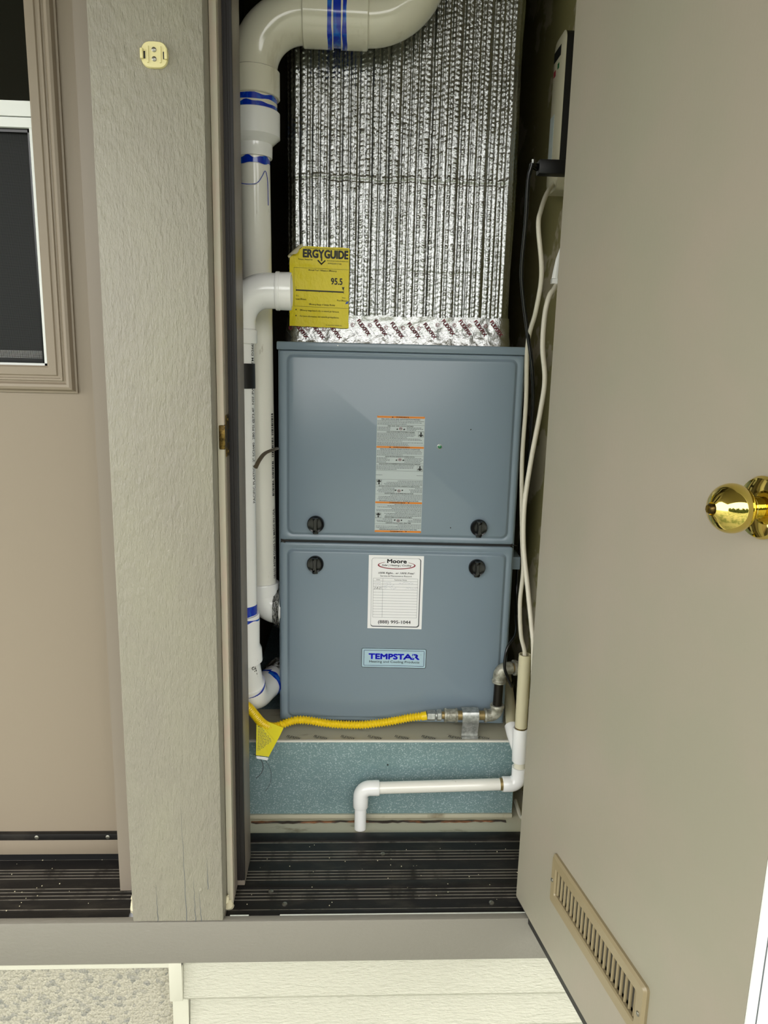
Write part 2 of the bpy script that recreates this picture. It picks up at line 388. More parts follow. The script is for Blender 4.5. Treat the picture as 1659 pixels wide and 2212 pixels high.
B('corner_board', 'cream', sid, -.3280, -.2985, 1.228-1.26, 0, -.02, .291)
B('drip_strip', 'cream', sid, -1.6, -.3052, 1.2145-1.26, 0, .3675, .3762)

conc = plate(-1.7, -.322, -.02, .372, .006, 1.32, 1.2500, .006).build('foundation_block', 'concrete')
tag(conc, 'rough grey exposed-aggregate concrete foundation below the left door', kind='structure')
red = MB().tube(smooth_path([(-.575, 1.2475, .3575), (-.566, 1.246, .353), (-.553, 1.2475, .3565)], 4), [.002]*4+[.004]*4+[.002], 8).build('leaf_scrap', 'reddish')
tag(red, 'small red-brown leaf scrap caught on top of the concrete', 'leaf')

# ------------------------------------------------------------------ closet shell
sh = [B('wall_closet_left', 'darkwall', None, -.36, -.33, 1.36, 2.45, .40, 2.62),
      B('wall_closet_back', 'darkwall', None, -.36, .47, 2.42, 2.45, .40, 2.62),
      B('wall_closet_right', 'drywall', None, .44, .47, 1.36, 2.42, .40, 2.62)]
for o in sh: st(o)
fl = B('floor', 'floor', None, -.33, .44, 1.36, 2.42, .40, .458); st(fl)
fe = MB()
pts = [(-.215 + i*.012, 1.532 + random.uniform(-.0015, .0015)) for i in range(50)]
fe.rings([[(x, y, .4585) for x, y in pts] + [(x, y-.004-random.random()*.004, .4585) for x, y in reversed(pts)],
          [(x, y, .4605) for x, y in pts] + [(x, y-.004, .4605) for x, y in reversed(pts)]]).build('rust_gap_strip', 'rust', None)
bpy.data.objects['rust_gap_strip'].parent = fl

# ------------------------------------------------------------------ closet door frame
fr = empty('door_frame', (-.21, 1.31, .467)); tag(fr, 'painted left jamb of the furnace closet with strike plate and weatherstrip', kind='structure')
def FB(name, m, *a, **k):
    x0, x1, y0, y1, z0, z1 = a
    return B(name, m, fr, x0+.21, x1+.21, y0-1.31, y1-1.31, z0-.467, z1-.467, **k)
FB('jamb_edge', 'jamb_light', -.2245, -.2132, 1.259, 1.275, .4665, 2.52, bev=.001)
FB('jamb_face', 'jamb', -.2244, -.2126, 1.275, 1.31, .47, 2.52)
FB('jamb_stop', 'jamb', -.2245, -.1985, 1.312, 1.40, .466, 2.52, bev=.0015)
FB('jamb_back', 'jamb', -.36, -.2245, 1.30, 1.36, .40, 2.62)
FB('hinge_jamb', 'jamb', .402, .425, 1.25, 1.40, .466, 2.52)
FB('hinge_jamb', 'jamb', .425, .62, 1.30, 1.36, .40, 2.62)
FB('head_jamb', 'jamb', -.2245, .425, 1.26, 1.40, 2.49, 2.52)
gk = MB()
for (x, y, r) in ((-.2085, 1.308, .0045), (-.2035, 1.3075, .0042)):
    gk.tube([(x+.21, y-1.31, .017), (x+.21, y-1.31, 1.0), (x+.21, y-1.31, 2.02)], r, 10)
gk.box(-.0022, .0125, -.006, .003, .017, 2.02)
gk.build('weatherstrip', 'gasket', fr)
# strike plate on the jamb face
sk = MB().box(-.2128, -.2112, 1.272, 1.2985, 1.333, 1.404).box(-.222, -.2112, 1.2565, 1.2730, 1.347, 1.388, bev=.002)
sk.v = [(x+.21, y-1.31, z-.467) for x, y, z in sk.v]
sp = sk.build('strike_plate', 'brassdark', fr); sp['label'] = 'aged brass strike plate'
hp = MB().box(-.0013, -.0009, -.030, -.014, .889, .912).build('latch_hole', 'hollow_dark', sp)
for z in (1.396, 1.341): screw(sp, -.0012, -.025, z-.467, .0035, (1, 0, 0), 'brassdark')

# ------------------------------------------------------------------ thresholds
def threshold(x0, x1, label, rows, zt, yb, screws, front=1.232):
    t = empty('threshold', ((x0+x1)/2, 1.35, .44)); tag(t, label, kind='structure')
    cx = (x0+x1)/2
    def bb(name, m, a, b, c, d, bev=0, xa=None, xb=None): return B(name, m, t, (xa or x0)-cx, (xb or x1)-cx, a-1.35, b-1.35, c-.44, d-.44, bev=bev)
    bb('base_plate', 'thresh', front+.012, yb, .44, zt-.001)
    bb('nose', 'thresh', front, front+.016, .440, zt, .002)
    for i, y in enumerate(rows):
        bb('rib', 'worn' , y-.0005, y+.0005, zt-.0015, zt+.0003, 0)
    for (x, y) in screws:
        screw(t, x-cx, y-1.35, zt-.44, .005, (0, 0, 1), 'screw')
    return t, bb
rowsR = [1.4188, 1.4095, 1.400, 1.390, 1.3566, 1.348, 1.339, 1.330, 1.3016, 1.292, 1.283, 1.274, 1.2466]
tR, bb = threshold(-.2245, .402, 'ribbed dark bronze threshold of the furnace closet', rowsR, .464, 1.447, [(.0815, 1.4078), (-.115, 1.2613), (.289, 1.2595), (-.145, 1.296)])
bb('rear_bar', 'thresh', 1.452, 1.481, .45, .4655, .001)
bb('rear_lip', 'worn', 1.4475, 1.4520, .455, .4628, 0)
bb('middle_step', 'thresh', 1.306, 1.326, .455, .4648, .0008)
rowsL = [1.4257, 1.416, 1.407, 1.3973, 1.3656, 1.357, 1.348, 1.3392, 1.3097, 1.300, 1.290, 1.280, 1.2528]
tL, bb2 = threshold(-1.36, -.405, 'ribbed dark bronze threshold under the taupe entry door', rowsL, .464, 1.50, [(-.677, 1.4112)])
deb = MB()
rr = random.Random(3)
for i in range(46):
    x = rr.uniform(-.2, .37); y = rr.uniform(1.25, 1.44); s = rr.uniform(.0004, .0010)
    deb.box(x-s, x+s, y-s, y+s, .464, .464+s)
for i in range(26):
    x = rr.uniform(-.68, -.41); y = rr.uniform(1.25, 1.43); s = rr.uniform(.0004, .0010)
    deb.box(x-s, x+s, y-s, y+s, .464, .464+s)
deb = deb.build('grit', 'debris', None, smooth=False); tag(deb, 'pale grit scattered over the dark ribbed thresholds', 'grit', kind='stuff')
# torn caulk at the foot of the jambs
ck = MB()
for (bx, by, h) in ((-.3975, 1.245, .045), (-.2225, 1.2525, .03)):
    p = [(bx+rr.uniform(-.003, .003), by+rr.uniform(-.004, .006), .465+h*i/6) for i in range(7)]
    k_ = MB().tube(p, [.009, .008, .006, .0055, .004, .003, .001], 8).build('caulk_scrap', 'debris')
    tag(k_, 'torn caulk lump at the foot of the wide board beside the ' + ('left threshold' if bx < -.3 else 'closet threshold'), 'caulk')

# ------------------------------------------------------------------ left entry door
D = empty('door_1', (-.90, 1.40, .48)); tag(D, 'taupe entry door with framed half window, left of the wide board', kind='structure')
def DB(name, m, x0, x1, y0, y1, z0, z1, parent=None, bev=0): return B(name, m, parent or D, x0+.90, x1+.90, y0-1.40, y1-1.40, z0-.48, z1-.48, bev=bev)
wx0, wx1, wz0, wz1 = -1.25, -.549, 1.4773, 2.36
sl = MB()
for a in ((-1.352, wx0, .492, 2.515), (wx1, -.447, .492, 2.515), (wx0, wx1, .492, wz0), (wx0, wx1, wz1, 2.515)):
    sl.box(a[0]+.9, a[1]+.9, 0, .045, a[2]-.48, a[3]-.48)
sl.build('door_slab', 'ldoor', D)
# moulded window surround: stepped picture-frame profile
def mould(prof, name, m, parent, X0, X1, Z0, Z1):
    """prof: list of (offset outward from the opening, y)"""
    rs = []
    for off, y in prof:
        rs.append([(X0-off, y, Z0-off), (X1+off, y, Z0-off), (X1+off, y, Z1+off), (X0-off, y, Z1+off)])
    return MB().rings(rs, False, False).build(name, m, parent, angle=20)
pr = [(0, .02), (0, -.013), (.003, -.0155), (.016, -.0155), (.018, -.013), (.0215, -.013), (.0225, -.015), (.026, -.015), (.027, -.012), (.0295, -.0115), (.033, -.0155), (.0375, -.0165), (.042, -.0145), (.0445, -.009), (.0455, -.006), (.0485, -.005), (.0485, .001)]
mould(pr, 'window_moulding', 'ldoor', D, wx0+.9, wx1+.9, wz0-.48, wz1-.48)
wn = MB()
wn.box(wx0+.9, wx1+.9, -.008, .03, 1.893-.48, 1.917-.48).box(wx0+.9, wx1+.9, -.006, .03, 1.876-.48, 1.8915-.48)
wn.box(wx1-.008+.9, wx1+.9, -.004, .03, wz0-.48, 1.876-.48).box(wx0+.9, wx1+.9, -.004, .03, wz0-.48, wz0+.004-.48)
wn = wn.build('window_sash', 'vinyl', D)
DB('screen_frame', 'blackgloss', wx1-.0135, wx1-.008, 1.402, 1.42, wz0+.004, 1.876, wn)
DB('sill_track', 'vinyl', wx0, wx1-.0135, 1.424, 1.44, wz0+.008, wz0+.026, wn)
DB('track_line', 'black', wx0, wx1-.0135, 1.4225, 1.4245, wz0+.0085, wz0+.0125, wn)
DB('screen_frame', 'blackgloss', wx0, wx1-.008, 1.402, 1.42, 1.870, 1.876, wn)
DB('glass_pane', 'glass', wx0, wx1, 1.424, 1.428, 1.917, wz1, wn)
DB('glass_pane', 'glassmatt', wx0, wx1-.0135, 1.44, 1.444, wz0+.026, 1.876, wn)
sc = MB(); quad(sc, wx0+.9, wx1-.0135+.9, wz0+.004-.48, 1.872-.48, lambda x, y: (x, .010, y)); flat_build(sc, 'insect_screen', 'screen', wn)
DB('dark_room_sheet', 'hollow_dark', wx0-.05, wx1+.05, 1.47, 1.48, wz0-.05, wz1+.05)  # dark sheet standing for the unlit room behind the window
DB('sweep_bar', 'thresh', -1.35, -.449, 1.389, 1.40, .515, .529, bev=.001)
DB('door_shoe', 'ldoor', -1.35, -.449, 1.394, 1.44, .478, .515, bev=.002)
DB('shoe_seal', 'black', -1.35, -.449, 1.396, 1.44, .464, .479)
for x in (-.634, -.49): screw(D, x+.9, -.0108, .522-.48, .0045, (0, -1, 0))
js = MB().box(-.4525, -.4405, 1.352, 1.37, .466, 2.52, bev=.001).box(-.4405, -.392, 1.30, 1.45, .466, 2.52).build('trim_6', 'jamb'); st(js)

# plastic bracket on the wide board
mp = empty('bracket_plate', (-.296, WF, 1.932)); tag(mp, 'small yellowed plastic clip plate screwed high on the wide board', 'bracket')
m_ = MB()
pl = []
for i in range(32):
    a = 2*PI*i/32; x = .0200*math.copysign(abs(math.cos(a))**.55, math.cos(a)); z = .0180*math.copysign(abs(math.sin(a))**.95, math.sin(a))
    pl.append((x, z))
sc_ = lambda k, y: [(x*k, y, z*k) for x, z in pl]
m_.rings([sc_(1, 0), sc_(1, -.003), sc_(.95, -.0045)])
m_.build('plate', 'clip', mp)
for sx in (-1, 1):
    B('clip_tab', 'clip', mp, sx*.0175-.0022, sx*.0175+.0022, -.009, 0, -.007, .007, bev=.0008)
    B('rib', 'clip', mp, sx*.009-.001, sx*.009+.001, -.0062, -.004, -.011, .011)
    B('slot', 'hollow_dark', mp, sx*.0140-.0012, sx*.0140+.0012, -.0048, -.004, -.006, .004)
for z in (.0062, -.0062): screw(mp, 0, -.0048, z, .0034, (0, -1, 0))

# ------------------------------------------------------------------ closet door, open to the right
ang = math.atan2(-.98486, .17338)             # door runs from the hinge towards the camera
DR = empty('door_2', (.3396, 1.27, .4585), ang); tag(DR, 'open taupe closet door with louvred vent and brass knob', kind='structure')
# local: x along the door from the hinge, the seen face at y = 0, the door's thickness towards +y
ds_ = MB().box(0, .606, 0, .044, .194, 2.03).box(0, .606, 0, .044, .012, .146).box(0, .165, 0, .044, .146, .194).box(.418, .606, 0, .044, .146, .194)
ds_.build('door_slab', 'door', DR)
B('latch_edge', 'vinyl', DR, .606, .6115, .0, .044, .012, 2.03, bev=.001)
B('edge_seam', 'inkgrey', DR, .6116, .6120, .0095, .0110, .012, 2.03)
B('door_sweep', 'black', DR, .0, .606, .002, .04, -.004, .012)
# vent register
vr = MB()
z0, z1, x0, x1 = .1235, .2165, .148, .440
vr.rings([rrect(x0, x1, z0, z1, .006, 0), rrect(x0, x1, z0, z1, .006, -.004), rrect(x0+.004, x1-.004, z0+.004, z1-.004, .005, -.0075),
          rrect(.163, .420, .144, .196, .004, -.0068), rrect(.165, .418, .146, .194, .003, -.0045), rrect(.165, .418, .146, .194, .003, .004)], False, False)
vg = vr.build('vent_grille', 'vent', DR, angle=25)
B('vent_shade_plate', 'hollow_dark', vg, .164, .419, .040, .0435, .145, .195)  # near-black plate painted as the shade between the slats
n = 21; base = None
for i in range(n):
    x = .1695 + i*(.4135-.1695)/(n-1)
    if base is None:
        mb = MB()
        pr_ = [(-.0022, -.0032), (-.0010, -.0026), (-.0002, -.0014), (.0002, .0003)]
        loop = pr_ + [(a-.0006, b+.0006) for a, b in reversed(pr_)]
        mb.rings([[(a, b, -.0238) for a, b in loop], [(a, b, .0238) for a, b in loop]])
        base = mb.build('slat', 'vent', vg); o = base
    else:
        o = base.copy(); COL.objects.link(o); o.parent = vg
    o.location = (x, 0, .17)
for x in (.1555, .429): screw(vg, x, -.0072, .168, .0036, (0, -1, 0), 'screw')
# knob: lathe about local -y
def lathe_y(prof, cx, cz, n=40):
    return MB().rings([[(cx + r*math.cos(2*PI*j/n), y, cz + r*math.sin(2*PI*j/n)) for j in range(n)] for y, r in prof])
KX, KZ = .535, .9005
kn = lathe_y([(0, .033), (-.003, .0335), (-.007, .031), (-.0095, .024), (-.0105, .0135)], KX, KZ).build('knob_rose', 'brass', DR)
kb_prof = [(-.009, .0125), (-.0125, .0118), (-.0150, .0128), (-.0168, .0122)]
for i in range(2, 23):
    t = i/23; a = PI*t; y = -.0385 + math.cos(a)*.0230
    r = math.sin(a)*.0263
    if r > .0075: kb_prof.append((y, r))
kb_prof += [(-.0612, .0072), (-.0575, .0068)]
lathe_y(kb_prof, KX, KZ).build('knob_ball', 'brass', kn, angle=50)
lathe_y([(-.055, .0050), (-.0645, .0050), (-.0658, .0042)], KX, KZ, 24).build('lock_button', 'brassdark', kn)
B('button_slot', 'brass', kn, KX-.0012, KX+.0012, -.0668, -.0650, KZ-.0036, KZ+.0036)

# ------------------------------------------------------------------ furnace
FA = -R(2.2); F0 = (-.158, 1.622, .664); FW, FH = .529, .872
FU = empty('furnace', F0, FA); tag(FU, 'blue-grey steel gas furnace with two front panels in the closet', 'furnace')
B('cabinet', 'furnace', FU, 0, FW, .004, .72, .001, FH-.006, bev=.002)
cp = MB().box(-.0025, FW+.0025, -.006, .72, FH-.0175, FH, bev=.003).build('top_cap', 'furnace', FU)
def panel(name, u0, u1, z0, z1, iu0, iu1, iz0, iz1):
    m = MB()
    m.rings([rrect(u0, u1, z0, z1, .006, .005), rrect(u0, u1, z0, z1, .006, -.001), rrect(u0+.002, u1-.002, z0+.002, z1-.002, .005, -.003),
             rrect(iu0, iu1, iz0, iz1, .016, -.003), rrect(iu0+.0022, iu1-.0022, iz0+.0022, iz1-.0022, .015, -.0012), rrect(iu0+.0042, iu1-.0042, iz0+.0042, iz1-.0042, .014, -.0014),
             rrect(iu0+.0075, iu1-.0075, iz0+.0075, iz1-.0075, .012, -.0062), rrect(iu0+.0105, iu1-.0105, iz0+.0105, iz1-.0105, .011, -.0072)])
    return m.build(name, 'furnace', FU, angle=50)
up = panel('upper_panel', .003, FW-.003, .4395, .8535, .0155, FW-.0135, .449, .849)
lo = panel('lower_panel', .003, FW-.003, .004, .4335, .0155, FW-.0135, .0085, .4225)
B('panel_gap', 'hollow_dark', FU, .004, FW-.004, .0015, .0045, .430, .442)
for (uu, zz) in ((.009, .4365), (FW-.009, .4365)):
    MB().tube(smooth_path([(uu+.014, -.0015, zz), (uu+.003, -.003, zz+.002), (uu-.002, -.003, zz), (uu+.006, -.003, zz-.0035)], 5), .0012, 8).build('spring_clip', 'iron', FU)
kbase = None
for (u, z, par) in ((.0836, .4785, up), (.4454, .4785, up), (.083, .387, lo), (.4457, .387, lo)):
    if kbase is None:
        k = MB(); n = 36
        rg = lambda r, y: [(r*math.cos(2*PI*j/n), y, r*math.sin(2*PI*j/n)) for j in range(n)]
        k.rings([rg(.0185, 0), rg(.0190, -.004), rg(.0186, -.010), rg(.0172, -.0118), rg(.0145, -.0110), rg(.010, -.0106), rg(.004, -.0106)])
        # waisted grip bar
        prf = []
        for i in range(13):
            t = -1 + i/6; prf.append((.0042 + .0022*t*t, t*.0165))
        loop = [(a, z_) for a, z_ in prf] + [(-a, z_) for a, z_ in reversed(prf)]
        k.rings([[(a, -.010, b) for a, b in loop], [(a*.92, -.0205, b*.96) for a, b in loop], [(a*.7, -.0215, b*.93) for a, b in loop]])
        k.box(-.006, .006, -.012, -.002, -.0215, -.0155, bev=.0015)
        kbase = k.build('latch_knob', 'blackgloss', par, angle=40); o = kbase
    else:
        o = kbase.copy(); COL.objects.link(o); o.parent = par
    o.location = (u, -.0068, z)
# sight glass
PY = -.0072
sg = MB().prof([((.3517, PY+.001, .6563), .0056), ((.3517, PY-.001, .6563), .0056), ((.3517, PY-.0016, .6563), .0046)], 20).build('sight_glass_rim', 'galv', up)
MB().prof([((.3517, PY-.0012, .6563), .0045), ((.3517, PY-.0026, .6563), .0036), ((.3517, PY-.0032, .6563), .0015)], 16).build('sight_glass', 'green', up)
for (u, z) in ((.418, .695), (.383, .476), (.128, .866)): MB().prof([((u, PY+.0006, z), .0014), ((u, PY-.0004, z), .0014)], 8).build('screw_dot', 'ink' if z < .8 else 'paper', up if z < .8 else FU)
B('junction_box', 'furnace', FU, FW, FW+.022, .03, .10, .372, .402, bev=.002)

# --- warning label
PL = PY - .0002
wl = plate(.2142, .3178, .4622, .7205, .004, PY+.0004, PL-.0002).build('warning_label', 'warnpaper', FU); wl['label'] = 'long warning label with orange bands'
fn = lambda x, y: (x, PL-.0007, y)
fn2 = lambda x, y: (x, PL-.0004, y)
C_ = (.266, .5914)
ink = MB(); org = MB(); rd = MB(); dk = MB()
X0, X1 = .2142, .3178
def fn_(x, y, sgn):
    y = .7205-(.7205-y)*.88 if sgn > 0 else .4623+(y-.4623)*.88
    return (x, PL-.0007, y)
def words(x0, x1, y, h, flip, bold=False):
    x = x0; fn = lambda a, b: fn_(a, b, -1 if flip else 1)
    while x < x1-.001:
        w = rr.uniform(.0016, .0052)
        w = min(w, x1-x); quad(dk, x, x+w, y, y+h, fn, flip); x += w + .0009
def half(flip):
    fn = lambda x, y: fn_(x, y, 1) if not flip else fn_(x, y, -1)
    fn2 = lambda x, y: (lambda p: (p[0], PL-.0004, p[2]))(fn(x, y))
    def band(y0, y1, s, w, tri):
        org = MB(); quad(org, X0+.0003, X1-.0003, y0, y1, fn2, flip); flat_build(org, 'orange_band', 'orange', wl)
        put_text(ink, s, .266-w/2+.003, .266+w/2+.003, y0+.0010, (y1-y0)*.66, fn, .02, 0, flip, res=1)
        ti = .266-w/2-.004
        c = [(ti-.0018, y0+.0008), (ti+.0018, y0+.0008), (ti, y1-.0008)]
        if flip: c = [(2*flip[0]-x, 2*flip[1]-y) for x, y in c]
        ink.add([fn(*p) for p in c], [(0, 1, 2)])
    def head(y, s, w, h=.0031): put_text(ink, s, .266-w/2, .266+w/2, y, h, fn, .012, 0, flip, res=1)
    def rule(y): quad(ink, X0+.0004, X1-.0004, y-.00018, y+.00018, fn, flip)
    def body(y, n, a=X0+.0012, b=X1-.0015, h=.0011, st=.0031):
        for i in range(n): words(a, b - (rr.uniform(.0, .006) if i < n-1 else rr.uniform(.01, .05)*(b-a)/.1), y-i*st, h, flip)
    def pict(y):
        for (cx_, w) in ((.2585, .004), (.2735, .0048)):
            p = [(cx_-w/2, y-.0028), (cx_-w/6, y+.0004), (cx_, y-.0008), (cx_+w/5, y+.0016), (cx_+w/2, y-.0028)]
            if flip: p = [(2*flip[0]-x, 2*flip[1]-q) for x, q in p]
            ink.add([fn(*q) for q in p], [(0, 1, 2, 3, 4)])
        for a in range(16):
            t0, t1 = 2*PI*a/16, 2*PI*(a+1)/16; ro, ri = .0036, .0027
            p = [(.266+ro*math.cos(t0), y+ro*math.sin(t0)), (.266+ro*math.cos(t1), y+ro*math.sin(t1)), (.266+ri*math.cos(t1), y+ri*math.sin(t1)), (.266+ri*math.cos(t0), y+ri*math.sin(t0))]
            if flip: p = [(2*flip[0]-x, 2*flip[1]-q) for x, q in p]
            rd.add([fn(*q) for q in p], [(0, 1, 2, 3)])
        p = [(.2638, y-.0010), (.2650, y+.0014), (.2680, y+.0006), (.2672, y-.0014), (.2655, y-.0004)]
        if flip: p = [(2*flip[0]-x, 2*flip[1]-q) for x, q in p]
        ink.add([fn(*q) for q in p], [(0, 1, 2, 3, 4)])
    def man(y):
        bx0, bx1 = .3042, .3165
        for q in ((bx0, bx1, y, y+.0004), (bx0, bx1, y+.0128, y+.0132), (bx0, bx0+.0004, y, y+.0132), (bx1-.0004, bx1, y, y+.0132)): quad(ink, *q, fn, flip)
        mx_ = (bx0+bx1)/2
        poly = [(mx_-.0055, y+.003), (mx_-.003, y+.0062), (mx_-.0012, y+.0072), (mx_+.0012, y+.0072), (mx_+.003, y+.0062), (mx_+.0055, y+.003), (mx_+.004, y+.0022), (mx_+.0022, y+.0042), (mx_+.0025, y+.0008), (mx_-.0025, y+.0008), (mx_-.0022, y+.0042), (mx_-.004, y+.0022)]
        hd_ = [(mx_+.0021*math.cos(2*PI*i/10), y+.0097+.0021*math.sin(2*PI*i/10)) for i in range(10)]
        for p in (poly, hd_):
            if flip: p = [(2*flip[0]-x, 2*flip[1]-q) for x, q in p]
            ink.add([fn(*q) for q in p], [tuple(range(len(p)))])
    band(.7152, .7200, 'WARNING', .028, 1)
    head(.7108, 'FIRE, EXPLOSION AND ASPHYXIATION HAZARD', .084)
    body(.7075, 3, st=.0036); rule(.6985)
    head(.6942, 'FIRE AND EXPLOSION HAZARD', .056)
    body(.6918, 3, X0+.0012, .2485); body(.6918, 3, .279, X1-.001); pict(.6895); rule(.6835)
    head(.6795, 'CARBON MONOXIDE POISONING HAZARD', .062); man(.6700)
    body(.6770, 4, b=.300, st=.0031); body(.6645, 3, st=.0032); body(.6545, 2); rule(.6500)
    body(.6475, 1)
    band(.6412, .6460, 'AVERTISSEMENT', .036, 1)
    head(.6372, "RISQUE D'INCENDIE, D'EXPLOSION ET D'ASPHYXIE", .086)
    body(.6340, 4, st=.0033); rule(.6222)
    head(.6184, "RISQUE D'INCENDIE ET D'EXPLOSION", .063)
    body(.6160, 4, X0+.0012, .2460, st=.0033); body(.6160, 4, .276, X1-.001, st=.0033); pict(.6130); rule(.6042)
    head(.6004, "RISQUE D'EMPOISONNEMENT PAR LE MONOXYDE DE CARBONE", .090, .0027)
    man(.5858); body(.5978, 4, b=.300, st=.0033); rule(.5850)
# the upper, upright text runs from the top edge to just above the middle, the lower half repeats it upside down
half(None); half((.266, .5914))
for (xa, xb) in ((X0+.0006, X0+.0145), (X1-.0145, X1-.0006)): quad(ink, xa, xb, .5912, .5917, fn)
flat_build(ink, 'lettering', 'ink', wl); flat_build(dk, 'fine_print', 'inkgrey', wl); flat_build(rd, 'prohibition_ring', 'inkred', wl)

# --- service record card
sc_ = plate(.2025, .3263, .2365, .4095, .0005, PY+.0004, PL-.0003).build('service_card', 'paper', FU); sc_['label'] = 'white service record card'
ink = MB(); gr = MB(); rd = MB(); pen = MB(); sh_ = MB()
fn = lambda x, y: (x, PL-.0007, y); fn2 = lambda x, y: (x, PL-.0005, y)
def ring2(mb, u0, u1, z0, z1, r, w, f, w2=None):
    a = rrect(u0, u1, z0, z1, r, 0, 5); b = rrect(u0+w, u1-(w2 or w), z0+(w2 or w), z1-w, max(r-w, .0003), 0, 5); nn = len(a)
    mb.add([f(p[0], p[2]) for p in a] + [f(p[0], p[2]) for p in b], [(i, (i+1) % nn, nn+(i+1) % nn, nn+i) for i in range(nn)])
ring2(sh_, .2095, .3205, .2405, .4035, .006, .0005, fn, .0022)
def oval(mb, cx, cz, ax, az, ax2, az2, dz, a0, a1, f, n=40):
    vs = []; fs = []
    for i in range(n+1):
        t = R(a0 + (a1-a0)*i/n)
        vs.append(f(cx+ax*math.cos(t), cz+az*math.sin(t))); vs.append(f(cx+ax2*math.cos(t), cz+dz+az2*math.sin(t)))
    for i in range(n): fs.append((2*i, 2*i+2, 2*i+3, 2*i+1))
    mb.add(vs, fs)
oval(rd, .2655, .3868, .0425, .0092, .0395, .0078, .0006, 130, 410, fn)
put_text(ink, 'Moore', .2440, .2880, .3922, .0090, fn, .045, res=3)
put_text(ink, 'Solar | Heating | Cooling', .2320, .2990, .3850, .0042, fn, .015, .3)
put_text(gr, 'CSLB TEMP', .2605, .2700, .3812, .0014, fn)
put_text(ink, '100% Right... or 100% Free!', .2245, .3060, .3667, .0043, fn, .02, .3)
put_text(ink, 'Service & Maintenance Record', .2292, .2995, .3600, .0037, fn, .004)
tx0, tx1, tz1, dz = .2140, .3140, .3560, .0066
for i in range(15): quad(gr, tx0, tx1, tz1-i*dz-.0002, tz1-i*dz+.0002, fn)
for x in (tx0, .2353, tx1): quad(gr, x-.0002, x+.0002, tz1-14*dz, tz1, fn)
put_text(ink, 'Date', .2210, .2290, tz1-.0046, .0028, fn); put_text(ink, 'Technician Notes', .2610, .2895, tz1-.0046, .0028, fn, .01)
def scrib(x0, x1, y, h):
    x = x0; p = []
    while x < x1: p.append((x, y + rr.uniform(0, h))); x += rr.uniform(.0008, .0018)
    for (a, b), (c, d) in zip(p, p[1:]):
        if rr.random() < .82: pen.add([fn(a, b), fn(c, d), fn(c, d+.0004), fn(a, b+.0004)], [(0, 1, 2, 3)])
scrib(.216, .232, tz1-2*dz+.001, .004); scrib(.238, .258, tz1-2*dz+.001, .004); scrib(.272, .304, tz1-2*dz+.001, .004)
scrib(.216, .233, tz1-3*dz+.001, .004); scrib(.238, .262, tz1-3*dz+.001, .004)
put_text(ink, '2-8-21', .2155, .2330, tz1-4*dz+.0010, .0050, fn, -.012, .3); scrib(.238, .246, tz1-4*dz+.001, .005); scrib(.251, .267, tz1-4*dz+.001, .004); scrib(.288, .316, tz1-4*dz+.001, .005)
put_text(ink, '(888) 995-1044', .2265, .3010, .2490, .0078, fn, .012, res=3)
flat_build(ink, 'lettering', 'ink', sc_); flat_build(gr, 'table_lines', 'inkgrey', sc_); flat_build(rd, 'oval_swoosh', 'inkred', sc_); flat_build(pen, 'handwriting', 'inkpen', sc_); flat_build(sh_, 'printed_border', 'inkgrey', sc_)

# --- nameplate
NU0, NU1, NZ0, NZ1 = .1902, .3394, .1414, .1886
npl = plate(NU0, NU1, NZ0, NZ1, .004, PY+.0004, PL-.0012, .0005).build('nameplate', 'npblue', FU); npl['label'] = 'pale blue nameplate with dark border'
fn = lambda x, y: (x, PL-.0016, y)
nv = MB(); bl = MB(); ik = MB(); rl = MB()
ring2(ik, NU0, NU1, NZ0, NZ1, .004, .0011, lambda x, y: (x, PL-.00135, y)); ring2(nv, NU0+.0052, NU1-.0045, NZ0+.0048, NZ1-.0044, .002, .0010, fn)
put_text(bl, 'TEMPST', .2065, .2885, .1630, .0130, fn, .060, res=3)
put_text(bl, 'A', .2860, .3085, .1630, .0130, fn, .060, res=3)
put_text(bl, 'R', .3070, .3245, .1630, .0130, fn, .060, res=3)
put_text(ik, 'Heating and Cooling Products', .2085, .3240, .1538, .0056, fn, .006, res=3)
put_text(ik, 'o', .3262, .3280, .1742, .0016, fn)
stv = []
for i in range(10):
    a = PI/2 + i*PI/5 + .2; r = .0062 if i % 2 == 0 else .0026; stv.append((.3105+r*math.cos(a), PL-.0019, .1700+r*math.sin(a)))
rl.add(stv, [tuple(range(10))])
flat_build(bl, 'lettering', 'inkblue', npl); flat_build(ik, 'small_lettering', 'ink', npl); flat_build(nv, 'navy_border', 'npnavy', npl); flat_build(rl, 'star', 'npblue', npl)

# ------------------------------------------------------------------ insulated plenum above the furnace
PLN = empty('insulated_plenum', (F0[0], F0[1], F0[2]+FH), FA); tag(PLN, 'ribbed silver foil-wrapped duct plenum standing on the furnace', 'duct')
def section(off):
    """plan outline: left side, front, right side, as (u, v, nu, nv, s)"""
    u0, u1, v0, v1, r = .0150, .4960, .060, .46, .022
    out = []; s = 0; ds = .0021
    def add(u, v, nu, nv):
        nonlocal s
        if out: s += math.hypot(u-out[-1][0], v-out[-1][1])
        out.append((u, v, nu, nv, s))
    k = int((v1-v0-r)/.006)
    for i in range(k+1): add(u0, v1-(v1-v0-r)*i/k, -1, 0)
    for i in range(1, 15):
        a = PI + PI/2*i/15; add(u0+r+r*math.cos(a), v0+r+r*math.sin(a), math.cos(a), math.sin(a))
    k2 = int((u1-u0-2*r)/ds)
    for i in range(k2+1):
        add(u0+r+(u1-u0-2*r)*i/k2, v0, 0, -1)
    for i in range(1, 15):
        a = -PI/2 + PI/2*i/15; add(u1-r+r*math.cos(a), v0+r+r*math.sin(a), math.cos(a), math.sin(a))
    for i in range(k+1): add(u1, v0+r+(v1-v0-r)*i/k, 1, 0)
    return out
sec = section(0)
ZH = .93; dzf = .0019; nz_ = int(ZH/dzf)
